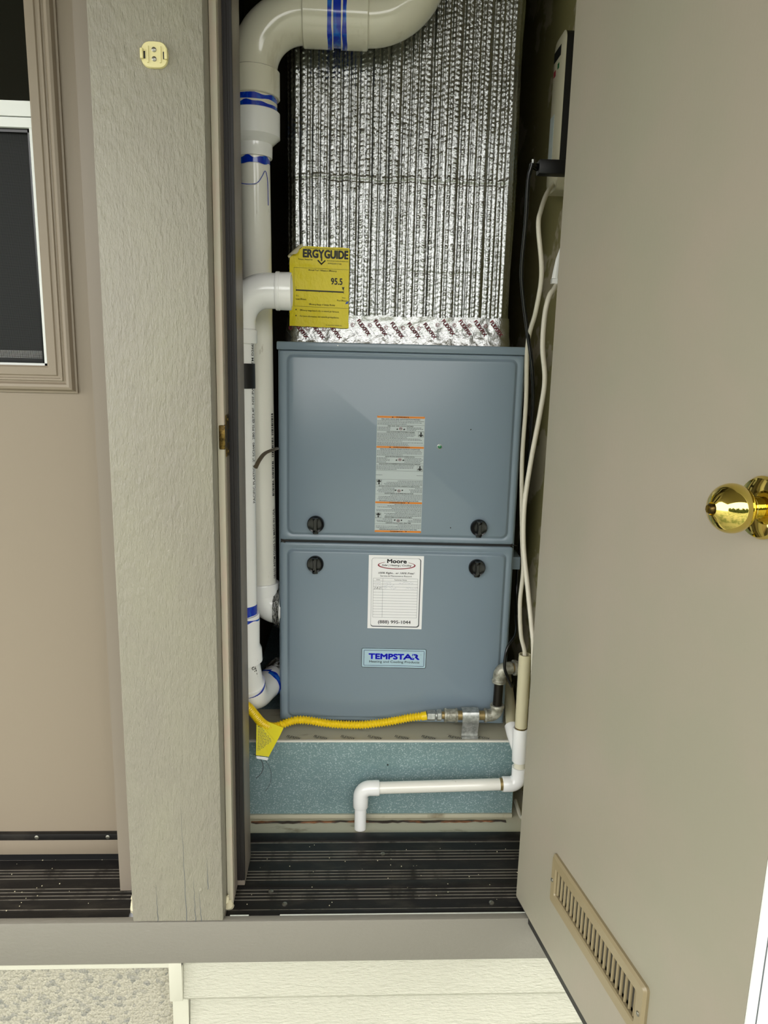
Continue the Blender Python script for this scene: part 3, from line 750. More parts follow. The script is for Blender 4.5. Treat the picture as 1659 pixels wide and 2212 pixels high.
colr = [random.random() for _ in range(200)]; colw = [random.uniform(.75, 1.25) for _ in range(200)]
def vnoise(x, y, seed=0):
    xi, yi = math.floor(x), math.floor(y); fx, fy = x-xi, y-yi
    def h(a, b): 
        q = math.sin(a*127.1 + b*311.7 + seed*74.7)*43758.5453; return q-math.floor(q)
    sx = fx*fx*(3-2*fx); sy = fy*fy*(3-2*fy)
    return (h(xi, yi)*(1-sx)+h(xi+1, yi)*sx)*(1-sy)+(h(xi, yi+1)*(1-sx)+h(xi+1, yi+1)*sx)*sy
vs = []; fs = []
P_ = .0208
for i in range(nz_+1):
    z = i*dzf
    for (u, v, nu, nv, s) in sec:
        w = s/P_ + .16*math.sin(s*97) + .10*(vnoise(z*6, s*9, 2)-.5)
        ci = math.floor(w); t = 2*(w-ci)-1
        cr = colr[(2*ci+(t > 0)) % 200]
        a = .0040*colw[ci % 200]*(1-abs(t)**5) - .0011*math.exp(-(t/.16)**2)
        h_ = 1-abs(2*abs(t)-1)**2                       # two chains of scallops in each column
        zz = z/.0100 + 3*cr + .85*h_ + .7*vnoise(z*55, ci*2.7+(t > 0)*1.3, 6)
        fz = zz-math.floor(zz)
        a += (.0004+.0016*vnoise(z*130, ci*1.7+(t > 0)*.6, 15))*h_*(fz/.22 if fz < .22 else 1-(fz-.22)/.78)
        zs = .338 + .0012*math.sin(s*30) + .003*vnoise(s*60, 2, 3) - .006*s
        a -= .0008*math.exp(-((z-zs)/.0018)**2) - .0016*math.exp(-((z-zs-.007)/.003)**2)*vnoise(s*160, z*100, 9)
        a -= .0006*math.exp(-((z-.152-.002*math.sin(s*23)-.003*vnoise(s*70, 5, 3))/.002)**2)
        a += .0050*(vnoise(u*9+v*9, z*7, 1)-.5)
        vs.append((u+nu*a, v+nv*a, z))
nn = len(sec)
for i in range(nz_):
    for j in range(nn-1): fs.append((i*nn+j, i*nn+j+1, (i+1)*nn+j+1, (i+1)*nn+j))
me = bpy.data.meshes.new('foil_wrap'); me.from_pydata(vs, [], fs); me.update(); me.polygons.foreach_set('use_smooth', [True]*len(me.polygons))
fw = bpy.data.objects.new('foil_wrap', me); COL.objects.link(fw); me.materials.append(M['foil']); fw.parent = PLN
B('duct_core', 'galv', PLN, .022, .488, .070, .46, 0, ZH)

# foil tape round its base, with printed lettering
tv = []; tf = []; nzt = 14; secT = [q for q in sec if q[1] < .16]
secT = secT[::2]
for i in range(nzt+1):
    k = i/nzt
    for j, (u, v, nu, nv, s) in enumerate(secT):
        top = .058 if u > .145 else .052
        z = k*(top + .004*vnoise(s*40, 1, 3)) + .0005
        e = .0065 + .0020*(1-k)**2*3 + .0022*(vnoise(s*70, k*5, 4)-.5) + .0016*(vnoise(s*190, k*9, 8)-.5)
        tv.append((u+nu*e, v+nv*e, z))
nT = len(secT)
for i in range(nzt):
    for j in range(nT-1): tf.append((i*nT+j, i*nT+j+1, (i+1)*nT+j+1, (i+1)*nT+j))
me = bpy.data.meshes.new('foil_tape'); me.from_pydata(tv, [], tf); me.update(); me.polygons.foreach_set('use_smooth', [True]*len(me.polygons))
ft = bpy.data.objects.new('foil_tape', me); COL.objects.link(ft); me.materials.append(M['tape']); ft.parent = PLN; ft['label'] = 'shiny foil tape with maroon print'
tx = MB(); tg = MB()
fn = lambda x, y: (x, .0500-.0040*max(0, 1-y/.055), y)
for i, x in enumerate([.030, .066, .103, .165, .202, .238, .275, .310, .350, .387, .420, .455]):
    zt = (.046 if x < .15 or rr.random() < .3 else .050) if x < .33 else .054
    if x < .15: zt = .040
    put_text(tx, 'FLEXFIX', x, x+.040, zt-.002, .0080, fn, .035, 0, None, -R(52))
    oval(tx, x-.0085, zt-.010, .0042, .0042, .0034, .0034, 0, 0, 360, fn, 16)
    put_text(tx, 'R', x-.0105, x-.0070, zt-.012, .0036, fn)
    for q in range(2):
        put_text(tg, 'UL 181 B-FX LISTED', x-.013-.006*q, x+.012-.006*q, zt-.010-.004*q, .0018, fn, 0, 0, None, -R(52), res=1)
flat_build(tx, 'lettering', 'inkred', ft); flat_build(tg, 'fine_print', 'inkgrey', ft)

# yellow efficiency label on the foil
EY = .0480
e0, e1, b0, b1 = .0195, .1475, .0345, .2010
yl = MB(); yv = []; yf = []; NX, NZ = 28, 34
def ey(u, z): return EY - .0011*(vnoise(u*60, z*45, 12)) - .0016*(vnoise(u*18, z*14, 14)) - (.0020*math.exp(-((z-(.166-.05*abs(u-.05)))/.0022)**2) if u < .11 else 0)
ok = {}
for i in range(NZ+1):
    for j in range(NX+1):
        u = e0+(e1-e0)*j/NX; z = b0+(b1-b0)*i/NZ
        # clip by the fold line from (e0, .1760) to (.0490, b1)
        lz = .1760 + (u-e0)*(b1-.1760)/(.0490-e0)
        zc = min(z, lz) if u < .0490 else z
        tear = .0012*(vnoise(u*120, z*120, 21)-.5)
        yv.append((u + (tear if j in (0, NX) else 0), ey(u, zc), zc - (.0028*(u-e0)/(e1-e0)) + (tear if i in (0, NZ) else 0)))
for i in range(NZ):
    for j in range(NX):
        q = (i*(NX+1)+j, i*(NX+1)+j+1, (i+1)*(NX+1)+j+1, (i+1)*(NX+1)+j)
        if abs(yv[q[3]][2]-yv[q[0]][2]) + abs(yv[q[2]][2]-yv[q[1]][2]) > 1e-6: yf.append(q)
yl.add(yv, yf); ylo = flat_build(yl, 'efficiency_label', 'ylabel', PLN); ylo.data.polygons.foreach_set('use_smooth', [True]*len(ylo.data.polygons)); ylo['label'] = 'yellow energy efficiency label with curled corner'
# curled corner showing its pale back
cv = []; cf = []; A_ = Vector((e0-.001, .1750)); B_ = Vector((.0495, b1+.0002)); dr = (B_-A_); L_ = dr.length; dr.normalize(); nrm = Vector((dr.y, -dr.x))
NC = 10
for i in range(NC+1):
    for j in range(9):
        t = j/8; e = i/NC*.022*(1-abs(2*t-1)**1.6*.75)
        a = min(e/.0052, PI*.95); xx = .0052*math.sin(a) if a < PI*.95 else 0
        over = max(0, e-.0052*PI*.95)
        off = -(.0052*math.sin(a)) + over; out = .0052*(1-math.cos(a))
        p = A_ + dr*(t*L_) + nrm*off
        cv.append((p.x, EY-.0025-out, p.y))
for i in range(NC):
    for j in range(8): cf.append((i*9+j, i*9+j+1, (i+1)*9+j+1, (i+1)*9+j))
cm = MB().add(cv, cf); co = flat_build(cm, 'curled_corner', 'paperback', ylo); co.data.polygons.foreach_set('use_smooth', [True]*len(co.data.polygons))
yi = MB(); ys = MB()
def fn(x, y): return (x, ey(x, y)-.0009, y - .0028*(x-e0)/(e1-e0))
def fn_l(x, y): return fn(x, y)
put_text(yi, 'ERGY', .0480, .0940, .1785, .0165, fn, .045, res=3)
put_text(yi, 'GUIDE', .0938, .1455, .1785, .0165, fn, .045, res=3)
yi.add([fn(*p) for p in ((.0868, .181), (.0898, .181), (.0898, .172), (.0868, .172))], [(0, 1, 2, 3)])
yi.add([fn(*p) for p in ((.0810, .1745), (.0880, .1672), (.0955, .1745), (.0970, .1725), (.0880, .1635), (.0790, .1725))], [(0, 1, 4, 5), (1, 2, 3, 4)])
put_text(ys, 'Federal law prohibits removal of this label before consumer purchase.', .0535, .1455, .1962, .0024, fn, .01, res=1)
put_text(ys, 'Furnace - Natural Gas', .0390, .0690, .1725, .0030, fn, .015, res=1)
put_text(ys, 'International Comfort Products, LLC', .1000, .1455, .1722, .0024, fn, .01, res=1)
put_text(ys, 'N9MSE0801714A', .1020, .1310, .1660, .0036, fn, 0, res=1)
put_text(ys, 'Annual Fuel Utilization Efficiency', .0600, .1210, .1510, .0034, fn, .012, res=1)
put_text(yi, '95.5', .1085, .1335, .1250, .0135, fn, .022, res=3)
yi.add([fn(*p) for p in ((.1322, .1202), (.1380, .1202), (.1351, .1130))], [(0, 1, 2)])
for k in range(12):
    a, b = .0330+k*.1030/12, .0330+(k+1)*.1030/12; quad(yi, a, b, .1085, .1112, fn)
for x, h in ((.0330, .006), (.1362, .005)): quad(ys, x, x+.0005, .1065, .1112+h, fn)
for x in (.0567, .0840, .1118): quad(ys, x, x+.0005, .1065, .1085, fn)
put_text(ys, '78.0', .0330, .0390, .0965, .0034, fn, 0, res=1); put_text(ys, 'Least Efficient', .0330, .0555, .0898, .0036, fn, .008, res=1)
put_text(ys, '96.6', .1330, .1400, .0965, .0034, fn, 0, res=1); put_text(ys, 'Most Efficient', .1220, .1440, .0905, .0036, fn, .008, res=1)
put_text(ys, 'Efficiency Range of Similar Models', .0620, .1180, .0800, .0036, fn, .01, res=1)
put_text(ys, 'Efficiency range based only on natural gas furnaces.', .0425, .1270, .0668, .0036, fn, .008, res=1)
put_text(ys, 'For more information, visit www.ftc.gov/appliances.', .0425, .1270, .0545, .0036, fn, .008, res=1)
put_text(ys, 'Product P/N 334045-702', .0985, .1335, .0335+.0045, .0028, fn, 0, res=1)
for z in (.0690, .0565): oval(ys, .0335, z, .0013, .0013, .0001, .0001, 0, 0, 360, fn, 12)
for k in range(12):
    a, b = .0290+k*.1180/12, .0290+(k+1)*.1180/12
    quad(ys, a, b, .1562, .1566, fn); quad(ys, a, b, .0760, .0764, fn)
for k in range(6): quad(ys, .0290, .0294, .0762+k*.0802/6, .0762+(k+1)*.0802/6, fn)
flat_build(yi, 'lettering', 'ink', ylo); flat_build(ys, 'fine_print', 'ink', ylo)
bs = MB(); bs.add([fn(*p) for p in ((.1400, .0850), (.1420, .0895), (.1462, .0915), (.1478, .0905), (.1450, .0880), (.1480, .0862), (.1440, .0862))], [(0, 1, 2, 3, 4, 5, 6)]); flat_build(bs, 'cement_drip', 'blue', ylo)
# ------------------------------------------------------------------ exhaust vent pipe (behind), ivory PVC
def stain(name, parent, p0, p1, r, a0, a1, seed, m='blue', n=40, amp=.35):
    """irregular band of pipe cement round a straight pipe between p0 and p1 (angles limit the band)"""
    p0, p1 = Vector(p0), Vector(p1); d = p1-p0; u = d.cross(Vector((0, 1, 0))).normalized(); w = d.normalized().cross(u)
    vs = []; fs = []
    for i in range(n+1):
        a = R(a0+(a1-a0)*i/n); e = u*math.cos(a)*r + w*math.sin(a)*r
        lo_ = amp*vnoise(i*.33, 1.7, seed); hi_ = 1-amp*vnoise(i*.37, 9.1, seed+3)
        for t in (lo_, (lo_+hi_)/2, hi_): vs.append(p0 + d*t + e)
    for i in range(n):
        for k in range(2): fs.append((i*3+k, i*3+k+1, i*3+k+4, i*3+k+3))
    o = MB().add(vs, fs); o = o.build(name, m, parent); return o
EX = empty('exhaust_pipe', (-.201, 1.60, .90)); tag(EX, 'ivory PVC exhaust pipe rising beside the furnace and bending over the foil duct', 'pipe')
def loc(p, o): return [(a[0]-o[0], a[1]-o[1], a[2]-o[2]) for a in p]
O = (-.201, 1.60, .90)
L = lambda *p: (p[0]-O[0], p[1]-O[1], p[2]-O[2])
ax = -.2010
MB().tube([L(-.199, 1.66, .985), L(-.2, 1.63, 1.45), L(ax, 1.60, 1.905)], .0315, 36).build('pipe', 'pvcm', EX)
MB().prof([(L(ax, 1.60, 1.890), .0315), (L(ax, 1.60, 1.890), .0355), (L(ax, 1.60, 1.891), .0362), (L(ax, 1.60, 1.914), .0368), (L(ax, 1.60, 1.9275), .0515), (L(ax, 1.60, 1.9275), .0518),
           (L(ax, 1.60, 1.972), .0518), (L(ax, 1.60, 1.9735), .0505), (L(ax, 1.60, 1.9735), .044)], 48).build('reducer', 'pvcw', EX)
MB().tube([L(ax, 1.60, 1.96), L(ax, 1.60, 2.02)], .0465, 48).build('pipe_stub', 'pvc', EX)
el = MB().prof([(L(ax, 1.60, 1.9985), .0465), (L(ax, 1.60, 1.9985), .0500), (L(ax, 1.60, 2.000), .0518), (L(ax, 1.60, 2.046), .0518), (L(ax, 1.60, 2.049), .0470)], 48)
hz = 2.147
el.tube(loc(arc((ax+.099, 1.60, 2.048), .099, 180, 90, (1, 0, 0), (0, 0, 1), 18), O), .0470, 48, caps=False)
el.build('elbow', 'pvc', EX)
MB().prof([(L(-.104, 1.60, hz), .0470), (L(-.104, 1.60, hz), .0500), (L(-.102, 1.60, hz), .0518), (L(-.045, 1.60, hz), .0518), (L(-.045, 1.60, hz), .0490), (L(-.030, 1.60, hz), .0490), (L(-.030, 1.60, hz), .0520),
           (L(.020, 1.60, hz), .0520), (L(.0225, 1.60, hz), .0500), (L(.0225, 1.60, hz), .0470)], 48).build('coupling', 'pvc', EX)
e2 = arc((.0217, 1.60, hz+.110), .110, 270, 360, (1, 0, 0), (0, 0, 1), 16)
MB().tube(loc([(.01, 1.60, hz)] + e2 + [(.1317, 1.60, 2.50)], O), .0470, 48).build('elbow', 'pvc', EX)
stain('cement_stain', EX, L(ax, 1.60, 1.9850), L(ax, 1.60, 1.9988), .0467, 0, 360, 1, amp=.5)
stain('cement_stain', EX, L(ax, 1.60, 1.9690), L(ax, 1.60, 1.9860), .0468, 60, 330, 2, amp=.35)
stain('cement_stain', EX, L(ax, 1.60, 1.8720), L(ax, 1.60, 1.8915), .0318, 0, 360, 4, amp=.4)
stain('cement_stain', EX, L(-.0570, 1.60, hz), L(-.0465, 1.60, hz), .0521, 0, 360, 6, amp=.2)
stain('cement_stain', EX, L(-.0452, 1.60, hz), L(-.0285, 1.60, hz), .0492, 0, 360, 7, amp=.05)
stain('cement_stain', EX, L(-.0300, 1.60, hz), L(-.0170, 1.60, hz), .0523, 0, 360, 8, amp=.35)
dr_ = MB().tube(smooth_path([L(-.172, 1.5865, 1.800), L(-.1725, 1.5800, 1.845), L(-.1765, 1.577, 1.862), L(-.182, 1.5735, 1.852), L(-.192, 1.5695, 1.838), L(-.21, 1.569, 1.835), L(-.228, 1.574, 1.838)], 6), .0007, 6); dr_.build('cement_drip', 'blue', EX)
# bottom elbow into the furnace side
bt = MB().prof([(L(-.199, 1.66, .992), .0325), (L(-.199, 1.66, .992), .0365), (L(-.199, 1.66, .990), .0375), (L(-.199, 1.66, .975), .0375), (L(-.199, 1.66, .962), .0365)], 36)
bt.tube(loc(arc((-.1600, 1.66, .968), .039, 180, 270, (1, 0, 0), (0, 0, 1), 12) + [(-.150, 1.66, .929)], O), .0365, 36)
bt.build('elbow', 'pvcw', EX)
def crumple(name, parent, p0, p1, r0, r1, seed, amp=.006):
    p0, p1 = Vector(p0), Vector(p1); d = p1-p0; u = d.cross(Vector((0, 1, 0))).normalized(); w = d.normalized().cross(u); n = 40; k = 10; vs = []; fs = []
    for i in range(k+1):
        for j in range(n):
            a = 2*PI*j/n; r = r0+(r1-r0)*i/k + amp*(random.Random(seed*999+i*50+j).random()-.4)
            vs.append(p0+d*(i/k + .05*(random.Random(seed+i*77+j).random()-.5)) + u*r*math.cos(a)+w*r*math.sin(a))
    for i in range(k):
        for j in range(n): fs.append((i*n+j, i*n+(j+1) % n, (i+1)*n+(j+1) % n, (i+1)*n+j))
    o = MB().add(vs, fs).build(name, 'crumple', parent, smooth=False); return o
crumple('foil_seal', EX, L(-.1735, 1.66, .9310), L(-.1585, 1.66, .931), .040, .049, 1)
# printed lettering along the pipe, running upwards
def pipe_text(mb, s, cx, cy, r, ang, zb, zt, h):
    """text reading upwards on a vertical pipe, centred on compass angle ang (0 = +x, -90 = towards the camera)"""
    vs_, fs_, _ = text2d(s, .012, 0, 2)
    mb.add([(cx(zb+a*(zt-zb)) + r*math.cos(R(ang)-(b-.5)*h/r), cy(zb+a*(zt-zb)) + r*math.sin(R(ang)-(b-.5)*h/r), zb+a*(zt-zb)) for a, b in vs_], fs_)
exx = lambda z: -.199 + (ax+.199)*(z-.085)/.92 - O[0] + (0); exy = lambda z: (1.66-.06*(z-.085)/.92) - O[1]
tx = MB()
pipe_text(tx, '08102 ASTM D2665 2-2 MADE IN USA', exx, exy, .0320, -24, .105, .270, .0085)
for k in range(46):
    zc = .300 + k*.0040
    a0 = -24; w = .0020 if k % 3 else .0030
    if k in (9, 20, 21, 33): continue
    pts_ = []
    for da in (-.0042, .0042):
        for z in (zc, zc+w): pts_.append((exx(z)+.0320*math.cos(R(a0)+da/.032), exy(z)+.0320*math.sin(R(a0)+da/.032), z))
    tx.add(pts_, [(0, 2, 3, 1)])
flat_build(tx, 'lettering', 'ink', EX)

# ------------------------------------------------------------------ intake pipe (in front), white PVC
O = (-.221, 1.49, .74)
IN = empty('intake_pipe', O); tag(IN, 'white PVC intake pipe with open elbow, nearest the left jamb', 'pipe')
MB().tube([L(-.221, 1.49, .955), L(-.221, 1.49, 1.56)], .0300, 36).build('pipe', 'pvcw', IN)
eb = MB().prof([(L(-.221, 1.49, 1.527), .0302), (L(-.221, 1.49, 1.527), .0350), (L(-.221, 1.49, 1.529), .0362), (L(-.221, 1.49, 1.552), .0362), (L(-.221, 1.49, 1.5545), .0335)], 36)
eb.tube(loc([(-.221, 1.49, 1.552)] + arc((-.163, 1.49, 1.569), .058, 180, 90, (1, 0, 0), (0, 0, 1), 14) + [(-.147, 1.49, 1.627)], O), .0335, 36, caps=False)
eb.prof([(L(-.148, 1.49, 1.627), .0335), (L(-.148, 1.49, 1.627), .0358), (L(-.146, 1.49, 1.627), .0366), (L(-.141, 1.49, 1.627), .0366), (L(-.140, 1.49, 1.627), .0355), (L(-.121, 1.49, 1.627), .0358), (L(-.118, 1.49, 1.627), .0345), (L(-.118, 1.49, 1.627), .0300), (L(-.150, 1.49, 1.627), .0295)], 36, caps=False)
eb.build('open_elbow', 'pvcw', IN, angle=45)
wr = MB()
for z0_ in (1.441,):
    wr.prof([(L(-.221, 1.49, 1.441), .0301), (L(-.221, 1.49, 1.441), .0315), (L(-.221, 1.49, 1.489), .0312), (L(-.221, 1.49, 1.489), .0301)], 36, False)
tag(wr.build('tape_band', 'black', IN)); bpy.data.objects['tape_band']['label'] = 'black tape band'
cpl = MB().prof([(L(-.221, 1.49, .975), .0302), (L(-.221, 1.49, .975), .0345), (L(-.221, 1.49, .972), .0352), (L(-.221, 1.49, .905), .0345), (L(-.220, 1.493, .895), .0375), (L(-.219, 1.495, .868), .0378), (L(-.218, 1.497, .866), .030)], 36)
cpl.build('coupling', 'pvcw', IN)
sl_ = [(-.2195, 1.494, .880), (-.214, 1.515, .815), (-.211, 1.525, .792)]
MB().tube(loc(sl_, O), .0300, 36).build('slanted_pipe', 'pvcw', IN)
p_ = smooth_path([(-.2125, 1.520, .806), (-.2100, 1.535, .776), (-.203, 1.57, .757), (-.190, 1.63, .749), (-.166, 1.69, .745)], 6)
MB().tube(loc(p_, O), .0335, 36).build('elbow', 'pvcw', IN)
st_ = MB()
stain('cement_stain', IN, L(-.2118, 1.524, .798), L(-.2132, 1.518, .805), .0340, 0, 360, 11, amp=.2)
stain('cement_stain', IN, L(-.221, 1.49, .973), L(-.221, 1.49, 1.000), .0303, 0, 360, 12, amp=.15)
stain('cement_stain', IN, L(-.221, 1.49, .960), L(-.221, 1.49, .9735), .0354, 0, 360, 17, amp=.6)
stain('cement_stain', IN, L(-.1935, 1.618, .7502), L(-.1830, 1.649, .7480), .0342, 0, 360, 13, amp=.5)
crumple('foil_seal', IN, L(-.1780, 1.668, .746), L(-.1600, 1.70, .745), .033, .041, 5)
tx = MB(); c0 = lambda z: 0.0; 
pipe_text(tx, 'PACIFIC PLASTICS  2" SCH40  280 PSI @73.4F  NSF-PW DWV  ASTM D2665', c0, c0, .0303, -22, 1.213-.74, 1.53-.74, .0080)
vs_, fs_, _ = text2d('NSF-PW U.P.', .03, 0, 2)
a_ = Vector(L(-.2185, 1.498, .865)); b_ = Vector(L(-.2125, 1.520, .806)); d_ = (b_-a_)
tx.add([a_ + d_*x + Vector((.0304*math.cos(R(-48)+(y-.5)*.011/.0304), .0304*math.sin(R(-48)+(y-.5)*.011/.0304), 0)) for x, y in vs_], fs_)
flat_build(tx, 'lettering', 'ink', IN)

tie = MB().tube(smooth_path([(-.1895, 1.478, 1.285), (-.184, 1.50, 1.298), (-.176, 1.53, 1.308), (-.160, 1.57, 1.312), (-.1585, 1.62, 1.308)], 8), .0042, 10, flat=.45).build('cable_tie', 'brownstrap')
tag(tie, 'thin brown plastic tie bridging the pipes and the furnace side', 'cable tie')

# ------------------------------------------------------------------ base plenum under the furnace
BP = empty('base_plenum', (.085, 1.548, .459)); tag(BP, 'spangled blue-green galvanised duct box that carries the furnace', 'duct')
O = (.085, 1.548, .459)
def PB(name, m, x0, x1, y0, y1, z0, z1, bev=0): return B(name, m, BP, x0-O[0], x1-O[0], y0-O[1], y1-O[1], z0-O[2], z1-O[2], bev=bev)
PB('sheet_box', 'spangle', -.245, .390, 1.548, 2.30, .459, .6505)
PB('bottom_flange', 'floor', -.245, .390, 1.5415, 1.548, .459, .4685, .001)
PB('hem_edge', 'hem', -.245, .392, 1.5445, 1.552, .6495, .6540, .001)
PB('taped_ledge', 'floor', -.245, .392, 1.552, 1.70, .6505, .6535)
tx = MB()
for i in range(9):
    x = -.20 + i*.062
    put_text(tx, 'FLEXFIX', x, x+.034, 1.5620, .010, lambda a, b: (a-O[0], b-O[1], .6538-O[2]), .012, 0, None, R(-22))
    put_text(tx, 'UL 181', x+.002, x+.026, 1.5570, .004, lambda a, b: (a-O[0], b-O[1], .6538-O[2]), 0, 0, None, R(-22))
flat_build(tx, 'lettering', 'inkgrey', BP)
# pen arcs and a rivet hole
arcm = MB()
for (cx_, cz_, r_, a0, a1) in ((-.222, .588, .034, -60, 70), (-.232, .565, .062, -40, 60)):
    oval(arcm, cx_, cz_, r_, r_, r_-.0016 if r_ < .04 else r_-.0009, r_-.0016 if r_ < .04 else r_-.0009, 0, a0, a1, lambda a, b: (a-O[0], -.0004, b-O[2]), 24)
flat_build(arcm, 'pencil_arc', 'inkgrey', BP)
MB().prof([((.0955-O[0], -.0005, .592-O[2]), .002), ((.0955-O[0], .002, .592-O[2]), .002)], 10).build('rivet_hole', 'ink', BP)

# ------------------------------------------------------------------ condensate drain
O = (.034, 1.505, .458)
CD = empty('drain_pipe', O); tag(CD, 'white PVC condensate drain running low across the galvanised box', 'pipe')
r1, r2 = .0134, .0172
MB().tube([L(.034, 1.505, .459), L(.034, 1.505, .545)], r1, 28).build('drop_pipe', 'pvcw', CD)
ef = MB().prof([(L(.034, 1.505, .513), r1), (L(.034, 1.505, .513), r2-.001), (L(.034, 1.505, .515), r2), (L(.034, 1.505, .535), r2), (L(.034, 1.505, .540), r2-.0006)], 28)
ef.tube(loc([(.034, 1.505, .535)] + arc((.0545, 1.505, .5395), .0205, 180, 90, (1, 0, 0), (0, 0, 1), 10) + [(.060, 1.505, .560)], O), r2-.0002, 28, caps=False)
ef.prof([(L(.058, 1.505, .5600), r2-.0004), (L(.062, 1.505, .5601), r2), (L(.074, 1.505, .5603), r2), (L(.0755, 1.505, .5603), r2-.001), (L(.0755, 1.505, .5603), r1)], 28)
ef.build('elbow', 'pvcw', CD)
MB().tube([L(.07, 1.505, .5602), L(.36, 1.505, .5690)], r1, 28).build('cross_pipe', 'pvcm', CD)
MB().prof([(L(.3475, 1.505, .5687), r1+.0003), (L(.354, 1.505, .5689), r1+.0006)], 28).build('dirt_ring', 'brassy', CD)
tb = MB().prof([(L(.3535, 1.505, .5689), r1), (L(.3535, 1.505, .5689), r2-.001), (L(.355, 1.505, .5690), r2), (L(.375, 1.505, .5693), r2)], 28)
tb.tube(loc(arc((.370, 1.505, .5895), .0205, 270, 360, (1, 0, 0), (0, 0, 1), 8) + [(.3905, 1.505, .612)], O), r2, 28)
tb.build('elbow', 'pvcw', CD)
MB().tube([L(.3905, 1.505, .60), L(.3905, 1.505, .640)], r1, 24).build('riser', 'pvc', CD)
wy = MB().prof([(L(.3890, 1.505, .626), r1), (L(.3890, 1.505, .626), r2-.001), (L(.3889, 1.505, .628), r2), (L(.3875, 1.505, .705), r2), (L(.3875, 1.505, .707), r2-.001), (L(.3875, 1.505, .707), r1)], 28)
wy.tube(loc([(.3885, 1.508, .650), (.3815, 1.540, .671), (.3800, 1.562, .682)], O), r2-.001, 24)
wy.build('wye_fitting', 'pvcw', CD)
MB().tube(loc([(.3795, 1.553, .681), (.3960, 1.68, .706), (.4050, 1.76, .722)], O), r1, 24).build('branch_pipe', 'pvcy', CD)
op = MB().prof([(L(.3875, 1.505, .700), r1), (L(.3860, 1.505, .881), r1), (L(.3860, 1.505, .881), r1-.0028), (L(.3862, 1.505, .80), r1-.003)], 28, False); op.build('standpipe', 'pvcy', CD)
MB().prof([(L(.3875, 1.505, .706), r1+.0004), (L(.3875, 1.505, .7095), r1+.0004)], 24).build('dirt_ring', 'brassdark', CD)

# ------------------------------------------------------------------ gas line
O = (0, 1.565, .655)
GH = empty('gas_hose', O); tag(GH, 'corrugated yellow gas hose sagging across the furnace foot', 'hose')
hp_ = smooth_path([(-.262, 1.43, .84), (-.232, 1.452, .796), (-.2105, 1.475, .770), (-.185, 1.515, .712), (-.162, 1.540, .690), (-.143, 1.552, .6915), (-.1145, 1.560, .6965), (-.085, 1.565, .6930), (-.0517, 1.566, .6866), (-.01, 1.566, .6825), (.033, 1.566, .6822), (.07, 1.566, .6860), (.107, 1.566, .6920), (.145, 1.566, .7000), (.181, 1.566, .7050)], 24)
# resample evenly and corrugate
acc = [0]
for a, b in zip(hp_, hp_[1:]): acc.append(acc[-1]+(b-a).length)
tot = acc[-1]; pitch = .0062; K = int(tot/pitch)*6; pa = []; ra = []; j = 0
for i in range(K+1):
    s = tot*i/K
    while j < len(acc)-2 and acc[j+1] < s: j += 1
    t = (s-acc[j])/max(acc[j+1]-acc[j], 1e-9); pa.append(hp_[j].lerp(hp_[j+1], t)); ra.append(.0101 - .0030*(.5+.5*math.cos(2*PI*(i % 6)/6)))
MB().tube(loc(pa, O), ra, 20).build('corrugated_tube', 'yellow', GH, angle=80)
MB().tube(loc([(.172, 1.566, .7032), (.183, 1.566, .7055)], O), .0100, 20).build('sleeve', 'yellow', GH)
hexn = MB()
def hexp(mb, xa, xb, r, z, y=1.566, n=6, ch=.0015):
    mb.rings([[(x_-O[0], y-O[1]+rr_*math.cos(2*PI*j/n+.3), z-O[2]+rr_*math.sin(2*PI*j/n+.3)) for j in range(n)] for x_, rr_ in ((xa, r*.88), (xa+ch, r), (xb-ch, r), (xb, r*.88))])
hexp(hexn, .183, .203, .0122, .7058); hexn.tube(loc([(.203, 1.566, .706), (.215, 1.566, .7062)], O), .0078, 16); hexp(hexn, .206, .217, .0132, .7062)
hexn.build('hex_fitting', 'galv', GH)
# hang tag folded over the hose
tgm = MB(); T = lambda x, z, y: (x-O[0], y-O[1], z-O[2])
tp = [T(-.1975, .7290, 1.508), T(-.1410, .690, 1.536), T(-.1480, .676, 1.530), T(-.1720, .6330, 1.512), T(-.1985, .6425, 1.502)]
bk = [(p[0]+.0003, p[1]+.0008, p[2]) for p in tp]
tgm.rings([tp, bk]); tgo = tgm.build('hang_tag', 'ytag', GH, smooth=False); tgo['label'] = 'folded yellow paper warning tag'
t2 = [T(-.1960, .7265, 1.5062), T(-.1605, .6705, 1.5150), T(-.1985, .6440, 1.5005)]
t2b = [(p[0], p[1]+.0006, p[2]) for p in t2]
MB().rings([t2, t2b]).build('tag_fold', 'ytag', tgo, smooth=False)
MB().rings([[T(-.1985, .6405, 1.5015), T(-.1725, .6315, 1.5105), T(-.1745, .6250, 1.510), T(-.1965, .6345, 1.5015)], [T(-.1985, .6405, 1.5023), T(-.1725, .6315, 1.5113), T(-.1745, .6250, 1.5108), T(-.1965, .6345, 1.5023)]]).build('tag_hem', 'paper', tgo, smooth=False)
fp = MB()
def on_tag(x, z):                                # barycentric-ish plane of the front fold
    (x1, y1, z1), (x2, y2, z2), (x3, y3, z3) = t2
    d = (x2-x1)*(z3-z1)-(x3-x1)*(z2-z1); a = ((x-x1)*(z3-z1)-(x3-x1)*(z-z1))/d; b = ((x2-x1)*(z-z1)-(x-x1)*(z2-z1))/d
    return (x, y1+a*(y2-y1)+b*(y3-y1)-.0006, z)
